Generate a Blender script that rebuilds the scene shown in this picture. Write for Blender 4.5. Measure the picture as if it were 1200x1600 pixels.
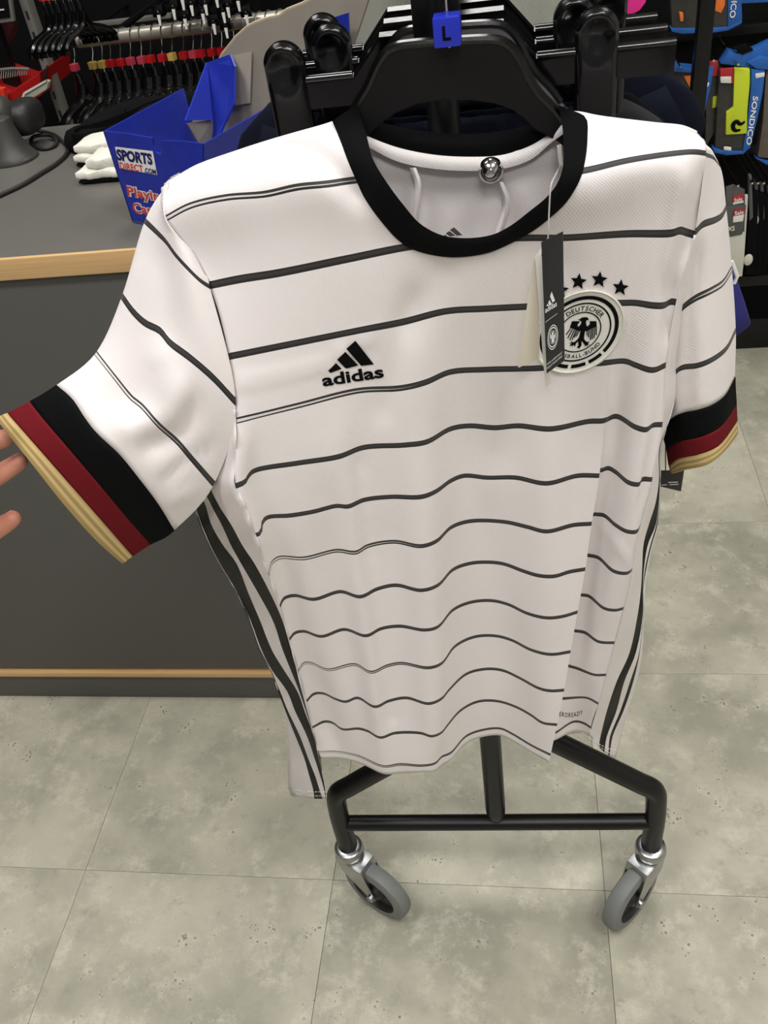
import bpy, bmesh, math, random
import numpy as np
from mathutils import Vector, Matrix
from mathutils.bvhtree import BVHTree
random.seed(7)
for o in list(bpy.data.objects): bpy.data.objects.remove(o)
S = bpy.context.scene
COL = S.collection

# ------------------------------------------------------------------ camera
FPX, CAMH = 1400.0, 1.5
def _n(v):
    v = np.array(v, float); return v / np.linalg.norm(v)
_up = -_n((265, 1680, FPX))
_y = _n((190, -1215, 1390.)); _y = _n(_y - _up * (_y @ _up)); _x = np.cross(_y, _up)
MW = np.array([_x, _y, _up])
CO = np.array([0, 0, CAMH])
cd = bpy.data.cameras.new('camera'); cam = bpy.data.objects.new('camera', cd); COL.objects.link(cam)
cd.sensor_fit = 'VERTICAL'; cd.sensor_height = 36; cd.lens = FPX / 1600 * 36; cd.clip_start = .02; cd.clip_end = 60
r_, u_, b_ = MW @ [1, 0, 0], MW @ [0, -1, 0], MW @ [0, 0, -1]
cam.matrix_world = Matrix(((r_[0], u_[0], b_[0], CO[0]), (r_[1], u_[1], b_[1], CO[1]), (r_[2], u_[2], b_[2], CO[2]), (0, 0, 0, 1)))
S.camera = cam

# ------------------------------------------------------------------ light
S.view_settings.view_transform = 'Standard'; S.view_settings.look = 'None'
S.view_settings.gamma = 1; S.view_settings.use_curve_mapping = False
S.view_settings.exposure = -0.2
W = bpy.data.worlds.new('world'); S.world = W; W.use_nodes = True
W.node_tree.nodes['Background'].inputs[0].default_value = (1, .98, .97, 1)
W.node_tree.nodes['Background'].inputs[1].default_value = .24
def area(x, y, sx, sy, power, z=3.66, col=(1, .98, .968)):
    l = bpy.data.lights.new('ceiling_light', 'AREA'); l.shape = 'RECTANGLE'; l.size = sx; l.size_y = sy
    l.energy = power; l.color = col
    o = bpy.data.objects.new('ceiling_light', l); o.location = (x, y, z); COL.objects.link(o)
LIGHTS = [(-1.0, -.4, 40), (1.0, -.4, 40), (-1.4, 1.2, 20), (1.4, 1.2, 20), (-.3, 2.4, 22), (.2, -2.0, 44)]
for x, y, p in LIGHTS: area(x, y, .9, .6, p)

# ------------------------------------------------------------------ unprojection helpers
def ray(px, py): return _n(MW @ np.array([px - 600, py - 800, FPX]))
def atY(px, py, y): r = ray(px, py); return CO + r * (y / r[1])
def atZ(px, py, z): r = ray(px, py); return CO + r * ((z - CAMH) / r[2])
def proj(p):
    c = MW.T @ (np.array(p) - CO); return c[0] / c[2] * FPX + 600, c[1] / c[2] * FPX + 800

# ------------------------------------------------------------------ materials
def lin(c):
    return tuple(((v / 255) / 12.92 if v / 255 <= .04045 else ((v / 255 + .055) / 1.055) ** 2.4) for v in c) + (1,)
MATS = {}
def mat(name, rgb, rough=.5, metal=0, noise=0, nscale=60, bump=0, bscale=300, spec=.5, sheen=0, alpha=1, trans=0, coat=0):
    if name in MATS: return MATS[name]
    m = bpy.data.materials.new(name); m.use_nodes = True; nt = m.node_tree; N = nt.nodes
    b = N['Principled BSDF']; c = lin(rgb)
    b.inputs['Base Color'].default_value = c; b.inputs['Roughness'].default_value = rough
    b.inputs['Metallic'].default_value = metal; b.inputs['Specular IOR Level'].default_value = spec
    if sheen: b.inputs['Sheen Weight'].default_value = sheen
    if coat: b.inputs['Coat Weight'].default_value = coat
    if alpha < 1: b.inputs['Alpha'].default_value = alpha
    if trans: b.inputs['Transmission Weight'].default_value = trans
    g = N.new('ShaderNodeNewGeometry')
    if noise:
        t = N.new('ShaderNodeTexNoise'); t.inputs['Scale'].default_value = nscale; t.inputs['Detail'].default_value = 4
        nt.links.new(g.outputs['Position'], t.inputs['Vector'])
        x = N.new('ShaderNodeMix'); x.data_type = 'RGBA'
        x.inputs[6].default_value = tuple(v * (1 - noise) for v in c[:3]) + (1,)
        x.inputs[7].default_value = tuple(min(1, v * (1 + noise)) for v in c[:3]) + (1,)
        nt.links.new(t.outputs[0], x.inputs[0]); nt.links.new(x.outputs[2], b.inputs['Base Color'])
    if bump:
        t = N.new('ShaderNodeTexNoise'); t.inputs['Scale'].default_value = bscale; t.inputs['Detail'].default_value = 2
        nt.links.new(g.outputs['Position'], t.inputs['Vector'])
        bm = N.new('ShaderNodeBump'); bm.inputs['Strength'].default_value = bump; bm.inputs['Distance'].default_value = .001
        nt.links.new(t.outputs[0], bm.inputs['Height']); nt.links.new(bm.outputs[0], b.inputs['Normal'])
    MATS[name] = m; return m

def nodes_of(name):
    m = bpy.data.materials.new(name); m.use_nodes = True; MATS[name] = m
    return m, m.node_tree, m.node_tree.nodes, m.node_tree.links
def math_(nt, op, a, b=None, c=None):
    n = nt.nodes.new('ShaderNodeMath'); n.operation = op
    for i, v in enumerate((a, b, c)):
        if v is None: continue
        if isinstance(v, (int, float)): n.inputs[i].default_value = v
        else: nt.links.new(v, n.inputs[i])
    return n.outputs[0]
def mixc(nt, f, a, b):
    n = nt.nodes.new('ShaderNodeMix'); n.data_type = 'RGBA'
    if isinstance(f, (int, float)): n.inputs[0].default_value = f
    else: nt.links.new(f, n.inputs[0])
    for i, v in ((6, a), (7, b)):
        if isinstance(v, tuple): n.inputs[i].default_value = v
        else: nt.links.new(v, n.inputs[i])
    return n.outputs[2]

WHITE = (229, 223, 222)
def knit(nt, b, strength=.25):
    g = nt.nodes.new('ShaderNodeNewGeometry')
    w = nt.nodes.new('ShaderNodeTexWave'); w.bands_direction = 'DIAGONAL'; w.inputs['Scale'].default_value = 240; w.inputs['Distortion'].default_value = 1.5
    nt.links.new(g.outputs['Position'], w.inputs['Vector'])
    n = nt.nodes.new('ShaderNodeTexNoise'); n.inputs['Scale'].default_value = 9; n.inputs['Detail'].default_value = 3
    nt.links.new(g.outputs['Position'], n.inputs['Vector'])
    h = math_(nt, 'ADD', math_(nt, 'MULTIPLY', w.outputs[0], .25), math_(nt, 'MULTIPLY', n.outputs[0], 2.2))
    bp = nt.nodes.new('ShaderNodeBump'); bp.inputs['Strength'].default_value = strength; bp.inputs['Distance'].default_value = .0012
    nt.links.new(h, bp.inputs['Height']); nt.links.new(bp.outputs[0], b.inputs['Normal'])

def jersey_front_mat(name='striped_jersey_fabric', lo=-.4, hi=12.3, wd=.053):
    m, nt, N, L = nodes_of(name); b = N['Principled BSDF']
    uv = N.new('ShaderNodeUVMap'); sp = N.new('ShaderNodeSeparateXYZ'); L.new(uv.outputs[0], sp.inputs[0])
    v = sp.outputs[1]; u = sp.outputs[0]
    fr = math_(nt, 'SUBTRACT', math_(nt, 'FRACT', math_(nt, 'ADD', v, .5)), .5)
    nz = N.new('ShaderNodeTexNoise'); nz.inputs['Scale'].default_value = 1
    cx = N.new('ShaderNodeCombineXYZ'); L.new(math_(nt, 'MULTIPLY', u, 2.2), cx.inputs[0]); L.new(math_(nt, 'MULTIPLY', math_(nt, 'FLOOR', math_(nt, 'ADD', v, .5)), 7.31), cx.inputs[1])
    L.new(cx.outputs[0], nz.inputs['Vector'])
    ad = math_(nt, 'ABSOLUTE', fr)
    dark = math_(nt, 'LESS_THAN', ad, math_(nt, 'SUBTRACT', wd, math_(nt, 'MULTIPLY', math_(nt, 'MINIMUM', v, 8.0), .0014)))
    inr = math_(nt, 'MULTIPLY', dark, math_(nt, 'LESS_THAN', v, hi)); inr = math_(nt, 'MULTIPLY', inr, math_(nt, 'GREATER_THAN', v, lo))
    third = math_(nt, 'LESS_THAN', math_(nt, 'MODULO', math_(nt, 'FLOOR', math_(nt, 'ADD', v, .5)), 3.0), .5)
    fadeu = math_(nt, 'MAXIMUM', math_(nt, 'SUBTRACT', 1.0, math_(nt, 'MULTIPLY', u, 2.6)), 0.0)
    gapw = math_(nt, 'MULTIPLY', math_(nt, 'MULTIPLY', fadeu, third), math_(nt, 'MULTIPLY', nz.outputs[0], .045))
    gap = math_(nt, 'LESS_THAN', math_(nt, 'ABSOLUTE', math_(nt, 'SUBTRACT', fr, .006)), gapw)
    midl = math_(nt, 'LESS_THAN', math_(nt, 'ABSOLUTE', math_(nt, 'SUBTRACT', fr, -.008)), .02)
    sc = mixc(nt, midl, lin((19, 18, 19)), lin((46, 43, 43)))
    sc = mixc(nt, gap, sc, lin((214, 209, 206)))
    L.new(mixc(nt, inr, lin(WHITE), sc), b.inputs['Base Color'])
    b.inputs['Roughness'].default_value = .62; b.inputs['Sheen Weight'].default_value = .15
    knit(nt, b); return m
def side_panel_mat():
    m, nt, N, L = nodes_of('side_panel_fabric'); b = N['Principled BSDF']
    uv = N.new('ShaderNodeUVMap'); sp = N.new('ShaderNodeSeparateXYZ'); L.new(uv.outputs[0], sp.inputs[0]); u = sp.outputs[0]
    # columns 1-2, 3-4, 5-6 are black
    fr = math_(nt, 'FRACT', math_(nt, 'MULTIPLY', u, .5))
    k = math_(nt, 'MULTIPLY', math_(nt, 'GREATER_THAN', fr, .5), math_(nt, 'LESS_THAN', u, 6.0))
    L.new(mixc(nt, k, lin(WHITE), lin((7, 7, 8))), b.inputs['Base Color'])
    b.inputs['Roughness'].default_value = .5; b.inputs['Specular IOR Level'].default_value = .15
    knit(nt, b, .3); return m
def white_fabric():
    m, nt, N, L = nodes_of('white_jersey_fabric'); b = N['Principled BSDF']
    b.inputs['Base Color'].default_value = lin(WHITE); b.inputs['Roughness'].default_value = .62; b.inputs['Sheen Weight'].default_value = .15
    knit(nt, b); return m
def floor_mat():
    m, nt, N, L = nodes_of('concrete_look_vinyl'); b = N['Principled BSDF']
    g = N.new('ShaderNodeNewGeometry'); oi = N.new('ShaderNodeObjectInfo')
    ad = N.new('ShaderNodeVectorMath'); ad.operation = 'ADD'; L.new(g.outputs['Position'], ad.inputs[0])
    cx = N.new('ShaderNodeCombineXYZ'); L.new(math_(nt, 'MULTIPLY', oi.outputs['Random'], 9), cx.inputs[2]); L.new(cx.outputs[0], ad.inputs[1])
    P = ad.outputs[0]
    def nz(s, d, rough=.55, dist=0):
        t = N.new('ShaderNodeTexNoise'); t.inputs['Scale'].default_value = s; t.inputs['Detail'].default_value = d; t.inputs['Roughness'].default_value = rough; t.inputs['Distortion'].default_value = dist
        L.new(P, t.inputs['Vector']); return t.outputs[0]
    def ss(v, a, c):
        n = N.new('ShaderNodeMapRange'); n.interpolation_type = 'SMOOTHSTEP'; n.inputs[1].default_value = a; n.inputs[2].default_value = c; L.new(v, n.inputs[0]); return n.outputs[0]
    c = mixc(nt, ss(nz(5, 6, .6), .32, .68), lin((154, 152, 136)), lin((188, 185, 166)))
    c = mixc(nt, math_(nt, 'MULTIPLY', ss(nz(15, 9, .76), .48, .68), .55), c, lin((216, 211, 192)))
    c = mixc(nt, math_(nt, 'MULTIPLY', ss(nz(24, 7, .78), .54, .70), .5), c, lin((140, 137, 124)))
    sp = N.new('ShaderNodeTexVoronoi'); sp.inputs['Scale'].default_value = 120; L.new(P, sp.inputs['Vector'])
    spots = math_(nt, 'MULTIPLY', math_(nt, 'LESS_THAN', sp.outputs[0], math_(nt, 'MULTIPLY', ss(nz(30, 2), .4, .75), .34)), ss(nz(8, 5, .65), .48, .60))
    c = mixc(nt, math_(nt, 'MULTIPLY', spots, .7), c, lin((92, 86, 74)))
    L.new(c, b.inputs['Base Color']); b.inputs['Roughness'].default_value = .42; b.inputs['Specular IOR Level'].default_value = .4
    return m
def wood_mat():
    m, nt, N, L = nodes_of('light_oak_edging'); b = N['Principled BSDF']
    g = N.new('ShaderNodeNewGeometry'); mp = N.new('ShaderNodeMapping'); mp.inputs['Scale'].default_value = (2, 60, 90); L.new(g.outputs['Position'], mp.inputs[0])
    t = N.new('ShaderNodeTexNoise'); t.inputs['Scale'].default_value = 3; t.inputs['Detail'].default_value = 5; L.new(mp.outputs[0], t.inputs['Vector'])
    L.new(mixc(nt, t.outputs[0], lin((186, 146, 96)), lin((224, 188, 136))), b.inputs['Base Color']); b.inputs['Roughness'].default_value = .5
    return m
def ribbed(name, rgb, sc=420, rgb2=None):
    m, nt, N, L = nodes_of(name); b = N['Principled BSDF']
    uv = N.new('ShaderNodeUVMap'); w = N.new('ShaderNodeTexWave'); w.bands_direction = 'Y'; w.inputs['Scale'].default_value = sc; w.inputs['Distortion'].default_value = .3
    L.new(uv.outputs[0], w.inputs['Vector'])
    L.new(mixc(nt, w.outputs[0], lin(rgb2 or tuple(int(v * .78) for v in rgb)), lin(rgb)), b.inputs['Base Color'])
    bp = N.new('ShaderNodeBump'); bp.inputs['Strength'].default_value = .3; bp.inputs['Distance'].default_value = .0006; L.new(w.outputs[0], bp.inputs['Height']); L.new(bp.outputs[0], b.inputs['Normal'])
    b.inputs['Roughness'].default_value = .8; b.inputs['Specular IOR Level'].default_value = .08; return m

M_front, M_side, M_white, M_floor, M_wood = jersey_front_mat(), side_panel_mat(), white_fabric(), floor_mat(), wood_mat()
M_rib = ribbed('black_rib_knit', (11, 11, 13), 60)
M_cblack = ribbed('black_cuff_band', (12, 14, 15), 5); M_cred = ribbed('red_cuff_band', (116, 27, 35), 5); M_cgold = ribbed('gold_cuff_band', (208, 186, 136), .75, (166, 140, 88))
M_print = mat('black_print', (9, 9, 10), .8, spec=.1)
M_grprint = mat('grey_print', (70, 68, 70), .7)
M_wprint = mat('white_print', (235, 235, 232), .6)
M_plastic = mat('black_plastic', (10, 10, 11), .19, bump=.05, bscale=200)
M_matte = mat('black_matte_metal', (12, 12, 13), .38, spec=.35, bump=.06, bscale=500)
M_satin = mat('black_satin_plate', (15, 14, 16), .45, spec=.3, bump=.06, bscale=400)
M_chrome = mat('chrome', (205, 205, 205), .12, 1)
M_zinc = mat('zinc_plate', (170, 172, 172), .3, 1, noise=.12, nscale=40)
M_rubber = mat('grey_rubber', (118, 120, 118), .55, noise=.06)
M_counter = mat('grey_laminate', (98, 96, 91), .38, noise=.04, nscale=400)
M_front_lam = mat('dark_grey_laminate', (84, 83, 80), .5, noise=.03, nscale=400)
M_blue = mat('blue_printed_card', (32, 48, 158), .35, noise=.25, nscale=38)
M_card = mat('grey_cardboard', (150, 143, 132), .85, noise=.08, nscale=30)
M_cardedge = mat('cardboard_edge', (182, 168, 142), .9, noise=.15, nscale=200)
M_cube = mat('blue_size_cube', (34, 50, 190), .35)
M_navy = mat('navy_fabric', (17, 20, 32), .9, bump=.3, bscale=900, spec=.1)
M_navy2 = mat('dark_navy_fabric', (14, 16, 25), .9, bump=.3, bscale=900, spec=.1)
M_blk = mat('black_fabric', (13, 13, 15), .9, bump=.3, bscale=700, spec=.1)
M_greytrim = mat('charcoal_trim', (52, 53, 58), .85, bump=.3, bscale=900)
M_royal = mat('royal_blue_fabric', (36, 34, 112), .75, bump=.2, bscale=800)
M_heather = mat('heather_grey_fleece', (150, 151, 142), .95, noise=.22, nscale=420, bump=.3, bscale=300)
M_cream = mat('cream_card', (222, 214, 196), .7)
M_wcard = mat('white_card', (230, 228, 222), .6)
M_tagb = mat('black_card', (40, 40, 42), .45)
M_skin = mat('skin', (205, 140, 118), .5, noise=.1, nscale=90, bump=.15, bscale=500)
M_nail = mat('nail', (222, 165, 150), .3)
M_wall = mat('black_wall_panel', (11, 11, 12), .7, spec=.15, noise=.1, nscale=6)
M_ceil = mat('ceiling_white', (215, 213, 206), .9)
M_lamp = bpy.data.materials.new('lit_diffuser'); M_lamp.use_nodes = True
_e = M_lamp.node_tree.nodes['Principled BSDF']; _e.inputs['Emission Color'].default_value = (1, .96, .9, 1); _e.inputs['Emission Strength'].default_value = 6
M_rail = mat('brushed_steel_rail', (186, 182, 168), .3, .55)
M_greyp = mat('grey_painted_steel', (112, 111, 106), .5)
M_redp = mat('red_plastic', (168, 26, 24), .4); M_dred = mat('dark_red_fabric', (70, 14, 16), .8)
M_cubered = mat('red_size_cube', (196, 30, 40), .4); M_cubepink = mat('pink_size_cube', (208, 70, 88), .4); M_cubeyel = mat('yellow_size_cube', (214, 182, 92), .4)
M_yellow = mat('fluorescent_yellow_sock', (196, 212, 42), .8, bump=.4, bscale=300)
M_pink = mat('hot_pink_fabric', (226, 40, 140), .8)
M_orange = mat('orange_fabric', (232, 120, 50), .8)
M_bag = mat('dark_sock_knit', (54, 52, 50), .3, noise=.55, nscale=45, bump=.5, bscale=60)
M_lblue = mat('blue_header_fabric', (30, 92, 170), .6, noise=.2, nscale=40)
M_redlab = mat('red_price_label', (176, 36, 44), .5)
M_greycard = mat('grey_header_card', (82, 82, 80), .6)
M_whitesock = mat('white_sock', (205, 204, 190), .9, bump=.4, bscale=200)
M_whitecloth = mat('white_cloth', (222, 220, 208), .9, bump=.3, bscale=250)
M_scan = mat('scanner_grey', (58, 58, 56), .45, bump=.05); M_scan2 = mat('scanner_dark', (34, 33, 32), .5)

# ------------------------------------------------------------------ object helpers
LOC = {}
def thing(name, label, cat, loc, group=None, kind=None):
    o = bpy.data.objects.new(name, None); o.empty_display_size = .05; COL.objects.link(o)
    o.location = loc; LOC[o] = Vector(loc)
    o['label'] = label; o['category'] = cat
    if group: o['group'] = group
    if kind: o['kind'] = kind
    return o
def tag(o, label, cat, group=None):
    o['label'] = label; o['category'] = cat
    if group: o['group'] = group
    return o
def root_loc(p):
    while p is not None and p.parent is not None: p = p.parent
    return LOC.get(p, Vector((0, 0, 0))) if p is not None else Vector((0, 0, 0))
class MB:
    def __init__(s): s.v = []; s.f = []; s.uv = None
    def add(s, v, f):
        n = len(s.v); s.v += [tuple(float(c) for c in p) for p in v]; s.f += [tuple(i + n for i in q) for q in f]; return s
    def box(s, lo, hi):
        x0, y0, z0 = lo; x1, y1, z1 = hi
        return s.add([(x0, y0, z0), (x1, y0, z0), (x1, y1, z0), (x0, y1, z0), (x0, y0, z1), (x1, y0, z1), (x1, y1, z1), (x0, y1, z1)],
                     [(0, 3, 2, 1), (4, 5, 6, 7), (0, 1, 5, 4), (1, 2, 6, 5), (2, 3, 7, 6), (3, 0, 4, 7)])
    def tube(s, pts, r, seg=10, cap=True, ry=None):
        P = [Vector(p) for p in pts]; n = len(P); R = r if isinstance(r, (list, tuple)) else [r] * n
        V = []; F = []; prev = None
        for i, p in enumerate(P):
            t = (P[min(i + 1, n - 1)] - P[max(i - 1, 0)]).normalized()
            if prev is None:
                a = Vector((0, 0, 1)) if abs(t.z) < .9 else Vector((1, 0, 0)); a = (a - t * a.dot(t)).normalized()
            else: a = (prev - t * prev.dot(t)).normalized()
            prev = a; b = t.cross(a)
            for j in range(seg):
                w = 2 * math.pi * j / seg
                V.append(p + a * (math.cos(w) * R[i]) + b * (math.sin(w) * (R[i] if ry is None else ry)))
        for i in range(n - 1):
            for j in range(seg):
                k = (j + 1) % seg; F.append((i * seg + j, i * seg + k, (i + 1) * seg + k, (i + 1) * seg + j))
        if cap: F.append(tuple(range(seg))[::-1]); F.append(tuple((n - 1) * seg + j for j in range(seg)))
        return s.add(V, F)
    def lathe(s, prof, c, axis, seg=28):
        ax = Vector(axis).normalized(); a = ax.orthogonal().normalized(); b = ax.cross(a); c = Vector(c); V = []; F = []
        for h, r in prof:
            for j in range(seg):
                w = 2 * math.pi * j / seg; V.append(c + ax * h + (a * math.cos(w) + b * math.sin(w)) * r)
        for i in range(len(prof) - 1):
            for j in range(seg):
                k = (j + 1) % seg; F.append((i * seg + j, i * seg + k, (i + 1) * seg + k, (i + 1) * seg + j))
        return s.add(V, F)
    def prism(s, out, d):
        n = len(out); d = np.array(d, float); V = [np.array(p, float) for p in out] + [np.array(p, float) + d for p in out]
        return s.add(V, [tuple(range(n)), tuple(range(2 * n - 1, n - 1, -1))] + [(i, i + n, (i + 1) % n + n, (i + 1) % n) for i in range(n)])
    def grid(s, G, closed=False):
        nr, nc = len(G), len(G[0]); F = []
        for i in range(nr - 1):
            for j in range(nc if closed else nc - 1):
                k = (j + 1) % nc; F.append((i * nc + j, i * nc + k, (i + 1) * nc + k, (i + 1) * nc + j))
        return s.add([p for r in G for p in r], F)
    def build(s, name, m, parent=None, smooth=True, bevel=0, angle=40, uv=None, solid=0, sub=0, raw=False):
        me = bpy.data.meshes.new(name); o = bpy.data.objects.new(name, me); COL.objects.link(o)
        off = root_loc(parent) if not raw else Vector((0, 0, 0))
        me.from_pydata([tuple(Vector(v) - off) for v in s.v], [], s.f)
        bm = bmesh.new(); bm.from_mesh(me)
        if uv is None: bmesh.ops.recalc_face_normals(bm, faces=bm.faces)
        if bevel:
            bmesh.ops.bevel(bm, geom=[e for e in bm.edges if len(e.link_faces) == 2 and e.calc_face_angle() > .6], offset=bevel, segments=2, affect='EDGES', profile=.6)
        bm.to_mesh(me); bm.free()
        if uv is not None:
            l = me.uv_layers.new(name='UVMap')
            for lp in me.loops: l.data[lp.index].uv = uv[lp.vertex_index]
        if smooth:
            me.shade_smooth(); me.set_sharp_from_angle(angle=math.radians(angle))
        me.materials.append(m)
        if parent is not None: o.parent = parent
        if solid:
            md = o.modifiers.new('thickness', 'SOLIDIFY'); md.thickness = solid; md.offset = 0
        if sub:
            md = o.modifiers.new('sub', 'SUBSURF'); md.levels = sub; md.render_levels = sub
        return o
def pxpoly(P, Y, d=.02, mb=None):
    """outline seen at pixels P, standing upright at distance Y, with real depth d behind it"""
    return (mb or MB()).prism([atY(x, y, Y) for x, y in P], (0, d, 0))
def catmull(P, per=12, closed=False):
    P = [np.array(p, float) for p in P]; n = len(P); out = []
    rng = range(n if closed else n - 1)
    for i in rng:
        p1, p2 = P[i], P[(i + 1) % n]
        p0 = P[i - 1] if (i > 0 or closed) else 2 * p1 - p2
        p3 = P[(i + 2) % n] if (i + 2 < n or closed) else 2 * p2 - p1
        d1 = max(np.linalg.norm(p1 - p0) ** .5, 1e-6); d2 = max(np.linalg.norm(p2 - p1) ** .5, 1e-6); d3 = max(np.linalg.norm(p3 - p2) ** .5, 1e-6)
        m1 = d2 * ((p1 - p0) / d1 - (p2 - p0) / (d1 + d2) + (p2 - p1) / d2); m2 = d2 * ((p2 - p1) / d2 - (p3 - p1) / (d2 + d3) + (p3 - p2) / d3)
        for k in range(per):
            t = k / per
            out.append((2 * t**3 - 3 * t**2 + 1) * p1 + (t**3 - 2 * t**2 + t) * m1 + (-2 * t**3 + 3 * t**2) * p2 + (t**3 - t**2) * m2)
    if not closed: out.append(P[-1])
    return np.array(out)
def resample(P, n, smooth=True, xw=1.0, yw=1.0):
    C = catmull(P, 12) if smooth and len(P) > 2 else np.array(P, float)
    d = np.r_[0, np.cumsum(np.hypot(np.diff(C[:, 0]) * xw, np.diff(C[:, 1]) * yw))]
    t = np.linspace(0, d[-1], n)
    return np.stack([np.interp(t, d, C[:, i]) for i in range(C.shape[1])], 1)
def rows_interp(keys, rows, ks):
    """smooth interpolation of row arrays (n x 3) across keys"""
    keys = np.array(keys, float); R = np.array(rows); out = []
    m = np.zeros_like(R)
    for i in range(len(keys)):
        a, b = max(i - 1, 0), min(i + 1, len(keys) - 1); m[i] = (R[b] - R[a]) / (keys[b] - keys[a])
    for k in ks:
        i = int(np.clip(np.searchsorted(keys, k, side='right') - 1, 0, len(keys) - 2)); h = keys[i + 1] - keys[i]; t = (k - keys[i]) / h
        out.append((2*t**3 - 3*t**2 + 1) * R[i] + (t**3 - 2*t**2 + t) * h * m[i] + (-2*t**3 + 3*t**2) * R[i+1] + (t**3 - t**2) * h * m[i+1])
    return out
def gauss(a, s):
    if s <= 0: return a
    r = int(3 * s) + 1; k = np.exp(-.5 * (np.arange(-r, r + 1) / s) ** 2); k /= k.sum()
    return np.convolve(np.pad(a, r, mode='edge'), k, mode='valid')
def text2d(s, bold=0.0, spacing=1.0):
    c = bpy.data.curves.new('t', 'FONT'); c.body = s; c.offset = bold; c.space_character = spacing; c.resolution_u = 3
    o = bpy.data.objects.new('t', c); COL.objects.link(o)
    dg = bpy.context.evaluated_depsgraph_get(); me = bpy.data.meshes.new_from_object(o.evaluated_get(dg))
    v = np.array([(p.co.x, p.co.y) for p in me.vertices]); f = [tuple(p.vertices) for p in me.polygons]
    bpy.data.objects.remove(o); bpy.data.curves.remove(c); bpy.data.meshes.remove(me)
    v[:, 0] -= v[:, 0].min(); w = v[:, 0].max()
    return v, f, w
def decal(name, shapes, bvh, off, m, parent):
    """shapes = [(verts as photo pixels, faces)] laid on the surface bvh"""
    mb = MB()
    for V, F in shapes:
        W3 = []
        for x, y in V:
            r = ray(x, y); h = bvh.ray_cast(Vector(CO), Vector(r)) if bvh else (None,)
            p = np.array(h[0]) if h[0] is not None else atY(x, y, .655)
            W3.append(p - r * off)
        mb.add(W3, F)
    return mb.build(name, m, parent, smooth=False)
def ngon(P): return (list(P), [tuple(range(len(P)))])
def strip(P, w0, w1=None):
    P = catmull(P, 6); V = []; F = []; n = len(P)
    for i, p in enumerate(P):
        t = P[min(i + 1, n - 1)] - P[max(i - 1, 0)]; t /= np.linalg.norm(t); q = np.array([-t[1], t[0]]); w = w0 + ((w1 or w0) - w0) * i / (n - 1)
        V += [p + q * w / 2, p - q * w / 2]
        if i: F.append((2*i-2, 2*i-1, 2*i+1, 2*i))
    return V, F
def copytree(o, loc, **props):
    c = o.copy(); COL.objects.link(c); c.location = loc
    for k, v in props.items(): c[k] = v
    for ch in o.children:
        d = ch.copy(); COL.objects.link(d); d.parent = c
        for g in ch.children:
            e = g.copy(); COL.objects.link(e); e.parent = d
    return c

# ================================================================== SETTING
def struct(mb, name, m, **k):
    o = mb.build(name, m, **k); o['kind'] = 'structure'; return o
fl = struct(MB().box((-3, -3, -.06), (3, 3.1, -.006)), 'floor', M_floor, smooth=False)
T = .4705; tme = None
for i in range(-5, 6):
    for j in range(-4, 5):
        x0, y0 = -.826 + T * i, .772 + T * j
        if tme is None:
            g = .0003
            t = MB().box((g, g, -.006), (T - g, T - g, 0)).build('floor_tile', M_floor, fl, smooth=False, bevel=.0007, raw=True); tme = t.data
        else:
            t = bpy.data.objects.new('floor_tile', tme); COL.objects.link(t); t.parent = fl
        t.location = (x0, y0, 0)
struct(MB().box((-3, 3.0, 0), (3, 3.1, 3.8)), 'wall_back', M_wall, smooth=False)
struct(MB().box((-3.1, -3, 0), (-3, 3.1, 3.8)), 'wall_left', M_wall, smooth=False)
struct(MB().box((3, -3, 0), (3.1, 3.1, 3.8)), 'wall_right', M_ceil, smooth=False)
struct(MB().box((-3, -3, 3.8), (3, 3.1, 3.9)), 'ceiling', M_ceil, smooth=False)
for i, (x, y, p) in enumerate(LIGHTS):
    t = thing('ceiling_panel_light', 'square lit ceiling panel %s' % ['front left of the rack', 'front right of the rack', 'above the grey counter', 'above the right aisle', 'near the back wall', 'behind the photographer'][i], 'light', (x, y, 3.8))
    MB().box((x - .48, y - .33, 3.72), (x + .48, y + .33, 3.8)).build('frame', M_ceil, t, smooth=False)
    MB().box((x - .45, y - .3, 3.712), (x + .45, y + .3, 3.72)).build('diffuser', M_lamp, t, smooth=False)

# ================================================================== COUNTER
CX = -.36
ct = thing('shop_counter', 'long dark grey laminate sales counter left of the garment rack', 'counter', (-1.3, 1.5, 0))
MB().box((-2.4, 1.170, .10), (CX, 1.80, .985)).build('front_panel', M_front_lam, ct, bevel=.002)
MB().box((-2.4, 1.172, 0), (CX - .005, 1.78, .082)).build('plinth', M_front_lam, ct, bevel=.002)
MB().box((-2.4, 1.163, .079), (CX, 1.79, .092)).build('base_edging', M_wood, ct, bevel=.001)
wt = thing('counter_worktop', 'grey laminate worktop with light wood front edge', 'worktop', (-1.3, 1.5, .985))
MB().box((-2.42, 1.168, .987), (CX + .02, 1.82, 1.02)).build('worktop_board', M_counter, wt, bevel=.0015)
MB().box((-2.42, 1.160, .988), (CX + .02, 1.168, 1.0205)).build('wood_edging', M_wood, wt, bevel=.0015)

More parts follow.
